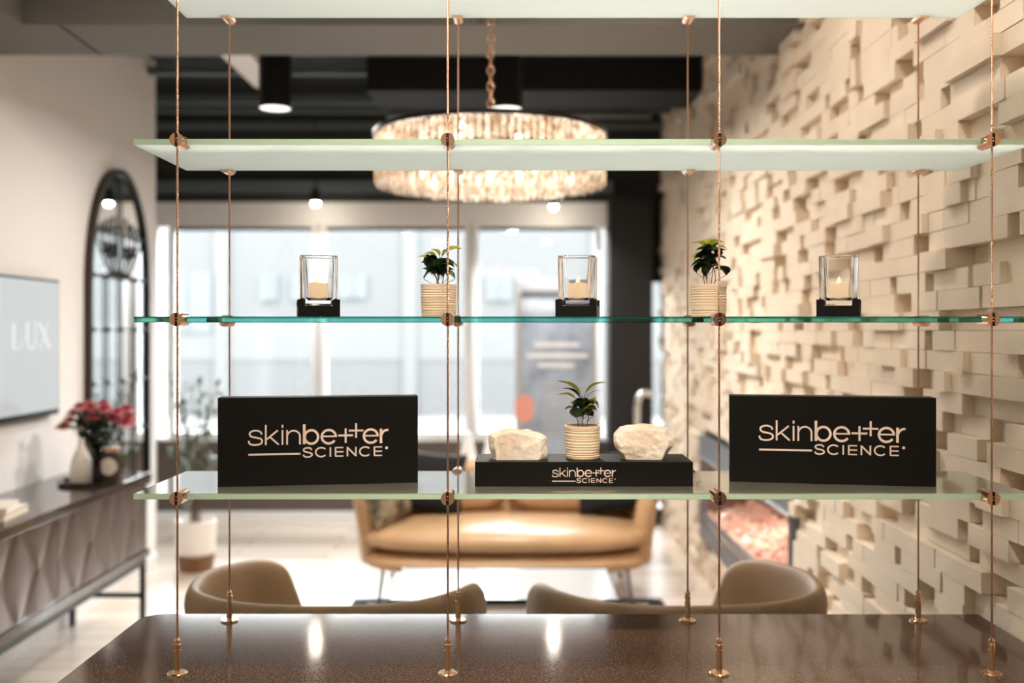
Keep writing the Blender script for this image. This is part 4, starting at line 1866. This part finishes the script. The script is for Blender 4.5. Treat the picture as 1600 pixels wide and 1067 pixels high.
M['pattern'] = mat('sand_and_black_weave', (.52, .42, .28), .9, col2=(.03, .025, .02), vscale=9)
pillow('black throw pillow leaning on the sofa beside the patterned pillow', -.56, 6.53, .685, .46, .42, .15, M['black_fabric'], (R(-20), R(6), 0), 'pillows on the sofa')
pillow('sand and black patterned throw pillow against the left sofa arm', -.81, 6.24, .665, .38, .38, .13, M['pattern'], (R(-16), R(-8), R(62)), 'pillows on the sofa')
pillow('black throw pillow against the right sofa arm', .62, 6.50, .685, .46, .42, .15, M['black_fabric'], (R(-20), R(-10), R(-12)), 'pillows on the sofa')

# narrow white console behind the sofa with two pale cone ornaments
cb = thing('console_table', 'narrow white console table standing behind the sofa', 'table', (.0, 7.6, 0))
bm = nbm()
box(bm, -.34, .95, -.15, .15, .64, .67, bev=.004)
obj('tabletop', bm, M['white_trim'], cb)
for xx in (-.31, .92):
    bxo('leg', (xx - .02, xx + .02, -.13, .13, 0, .64), M['white_trim'], cb)
rg = random.Random(6)
for px, rr_, hh, lab in ((731, .075, .235, 'taller white rippled cone ornament on the console behind the sofa'), (764, .058, .17, 'shorter white rippled cone ornament on the console behind the sofa')):
    bm = nbm()
    prof = [(0, 0), (rr_ * .9, 0)]
    for k in range(24):
        f = k / 24
        prof.append((rr_ * (1 - .68 * f) * (1 + .07 * math.sin(k * 2.1)), .004 + hh * f))
    prof.append((0, hh + .01))
    lathe(bm, prof, 30)
    for v in bm.verts:
        v.co.x *= 1 + rg.uniform(-.05, .05)
    o = obj('cone_ornament', bm, M['white_trim'], loc=(at(px, 0, 7.6).x, 7.6, .67), smooth=True)
    tag(o, lab, 'ornament', 'cone ornaments')

# poster on a stand inside the glass
ps = thing('poster_stand', 'tall grey framed poster with illegible pale lines by the dark pier', 'poster', ((869 - HX) * 8.45 / F, 8.45, 0))
pw_, pz1 = .345, at(0, 437, 8.45).z
bm = nbm()
box(bm, -pw_, pw_, .0, .03, .15, pz1, bev=.004)
obj('frame', bm, mat('silver_frame', (.42, .42, .43), .4, .3), ps)
M['poster'] = mat('blue_grey_print', (.46, .52, .62), .5, col2=(.22, .27, .33), vscale=3.2)
bxo('print', (-pw_ + .05, pw_ - .045, -.003, .0, .25, pz1 - .09), M['poster'], ps)
bm = nbm()
hz2 = at(0, 478, 8.45).z
xx = -pw_ + .06
rg = random.Random(3)
box(bm, -pw_ + .05, pw_ - .045, -.0036, -.003, hz2 + .07, pz1 - .09, 1)
for k in range(11):
    box(bm, xx, xx + rg.uniform(.014, .03), -.005, -.003, hz2 - .05, hz2 + .05, 0)
    xx += .052
for py, a, b in ((539, 835, 905), (556, 822, 918), (571, 840, 898)):
    z_ = at(0, py, 8.45).z
    box(bm, (a - 869) * 8.45 / F, (b - 869) * 8.45 / F, -.005, -.003, z_ - .018, z_ + .018, 0)
for k in range(7):
    z_ = at(0, 600 + k * 13, 8.45).z
    box(bm, -.13, .27, -.005, -.003, z_ - .012, z_ + .012, 2)
obj('print_lines', bm, [mat('pale_print', (.72, .72, .72), .6), mat('dark_print', (.10, .11, .12), .6), mat('mid_print', (.40, .42, .46), .6)], ps)['kind'] = 'stuff'
bm = nbm()
dsc = [(-.27 + .085 * math.cos(2 * PI * k / 24), at(0, 638, 8.45).z + .12 * math.sin(2 * PI * k / 24)) for k in range(24)]
prism(bm, dsc, -.0055, -.003)
obj('coral_spot', bm, mat('coral_print', (.72, .30, .24), .6), ps)
bxo('foot', (-pw_, pw_, -.12, .18, 0, .15), M['grey_plastic'], ps)

# ================================================================== GLASS COFFEE TABLE
cf = thing('coffee_table', 'low white-topped coffee table with black rim between the chairs and the sofa', 'coffee table', (-.05, 4.85, .012))
bm = nbm()
box(bm, -.52, .52, -.30, .30, .425, .437)
obj('table_top', bm, mat('polished_white_top', (.55, .56, .57), .12), cf)
bm = nbm()
for a in ((-.53, .53, -.31, -.30), (-.53, .53, .30, .31), (-.53, -.52, -.30, .30), (.52, .53, -.30, .30)):
    box(bm, *a, .418, .440)
obj('rim', bm, M['black_metal'], cf)
for xx in (-.42, .40):
    bm = nbm()
    lathe(bm, [(0, 0), (.085, 0), (.088, .01), (.088, .41), (.08, .425), (0, .425)], 30)
    obj('drum_leg', bm, M['white_trim'], cf, loc=(xx, 0, 0), smooth=True)

# ================================================================== TUB CHAIRS
def tub_chair(label, cx, mirror):
    """rim outline traced on plan from its far right end, round the near side, to the far left end"""
    t = thing('tub_chair', label, 'armchair', (cx, 3.35, 0), group='brown leather tub chairs facing the sofa')
    s = -1 if mirror else 1
    # x, y relative to the chair middle; rim height
    pts = [(-.33, .40), (-.45, .26), (-.53, .08), (-.545, -.06), (-.50, -.20), (-.36, -.31), (-.15, -.355), (.08, -.345), (.27, -.27), (.40, -.13), (.455, .04)]
    hts = [.825, .845, .855, .85, .845, .84, .838, .835, .835, .838, .84]
    P = smooth_path([(x, y, h) for (x, y), h in zip(pts, hts)], 6)
    bm = nbm()
    N = len(P)
    rings = []
    for i, p in enumerate(P):
        a, b = P[max(i - 1, 0)], P[min(i + 1, N - 1)]
        tt = (b - a)
        tt = Vector((tt.x, tt.y)).normalized()
        nn = Vector((tt.y, -tt.x))      # outward
        f = i / (N - 1)
        end = min(1.0, min(f, 1 - f) / .10)
        z1 = p.z - (1 - end) ** 3 * .05
        fwd = tt * (-1 if f < .5 else 1)
        ew = (1 - end) * .16
        z0 = .24
        th_ = .07
        ring = []
        for k, (zf, off) in enumerate(((0, -.14), (.25, -.09), (.5, -.05), (.75, -.018), (.93, 0), (1.0, -.018), (1.015, -.035), (1.0, -.055), (.93, -.07), (.7, -.085), (.45, -.11), (.2, -.16), (0, -.2))):
            z = z0 + (z1 - z0) * zf
            e2 = ew * (1 - min(1, zf))
            ring.append(bm.verts.new((s * (p.x + nn.x * off + fwd.x * e2), p.y + nn.y * off + fwd.y * e2, z)))
        rings.append(ring)
    m_ = len(rings[0])
    for a, b in zip(rings, rings[1:]):
        for k in range(m_):
            bm.faces.new((a[k], a[(k + 1) % m_], b[(k + 1) % m_], b[k]))
    bm.faces.new(rings[0])
    bm.faces.new(list(reversed(rings[-1])))
    o = obj('backrest', bm, M['chair_leather'], t, smooth=True)
    subsurf(o, 1)
    bm = nbm()
    cushion(bm, -.40 if not mirror else -.34, .34 if not mirror else .40, -.24, .34, .28, .44, .05, .015, pw=3.2)
    obj('seat', bm, M['chair_leather'], t, smooth=True)
    bm = nbm()
    lathe(bm, [(0, 0), (.26, 0), (.26, .012), (.04, .025), (.035, .28), (0, .28)], 32)
    obj('swivel_base', bm, M['black_metal'], t, smooth=False)
    return t


tub_chair('tan brown leather tub chair behind the counter, nearer the sideboard', -.545, False)
tub_chair('tan brown leather tub chair behind the counter, nearer the fireplace', .485, True)
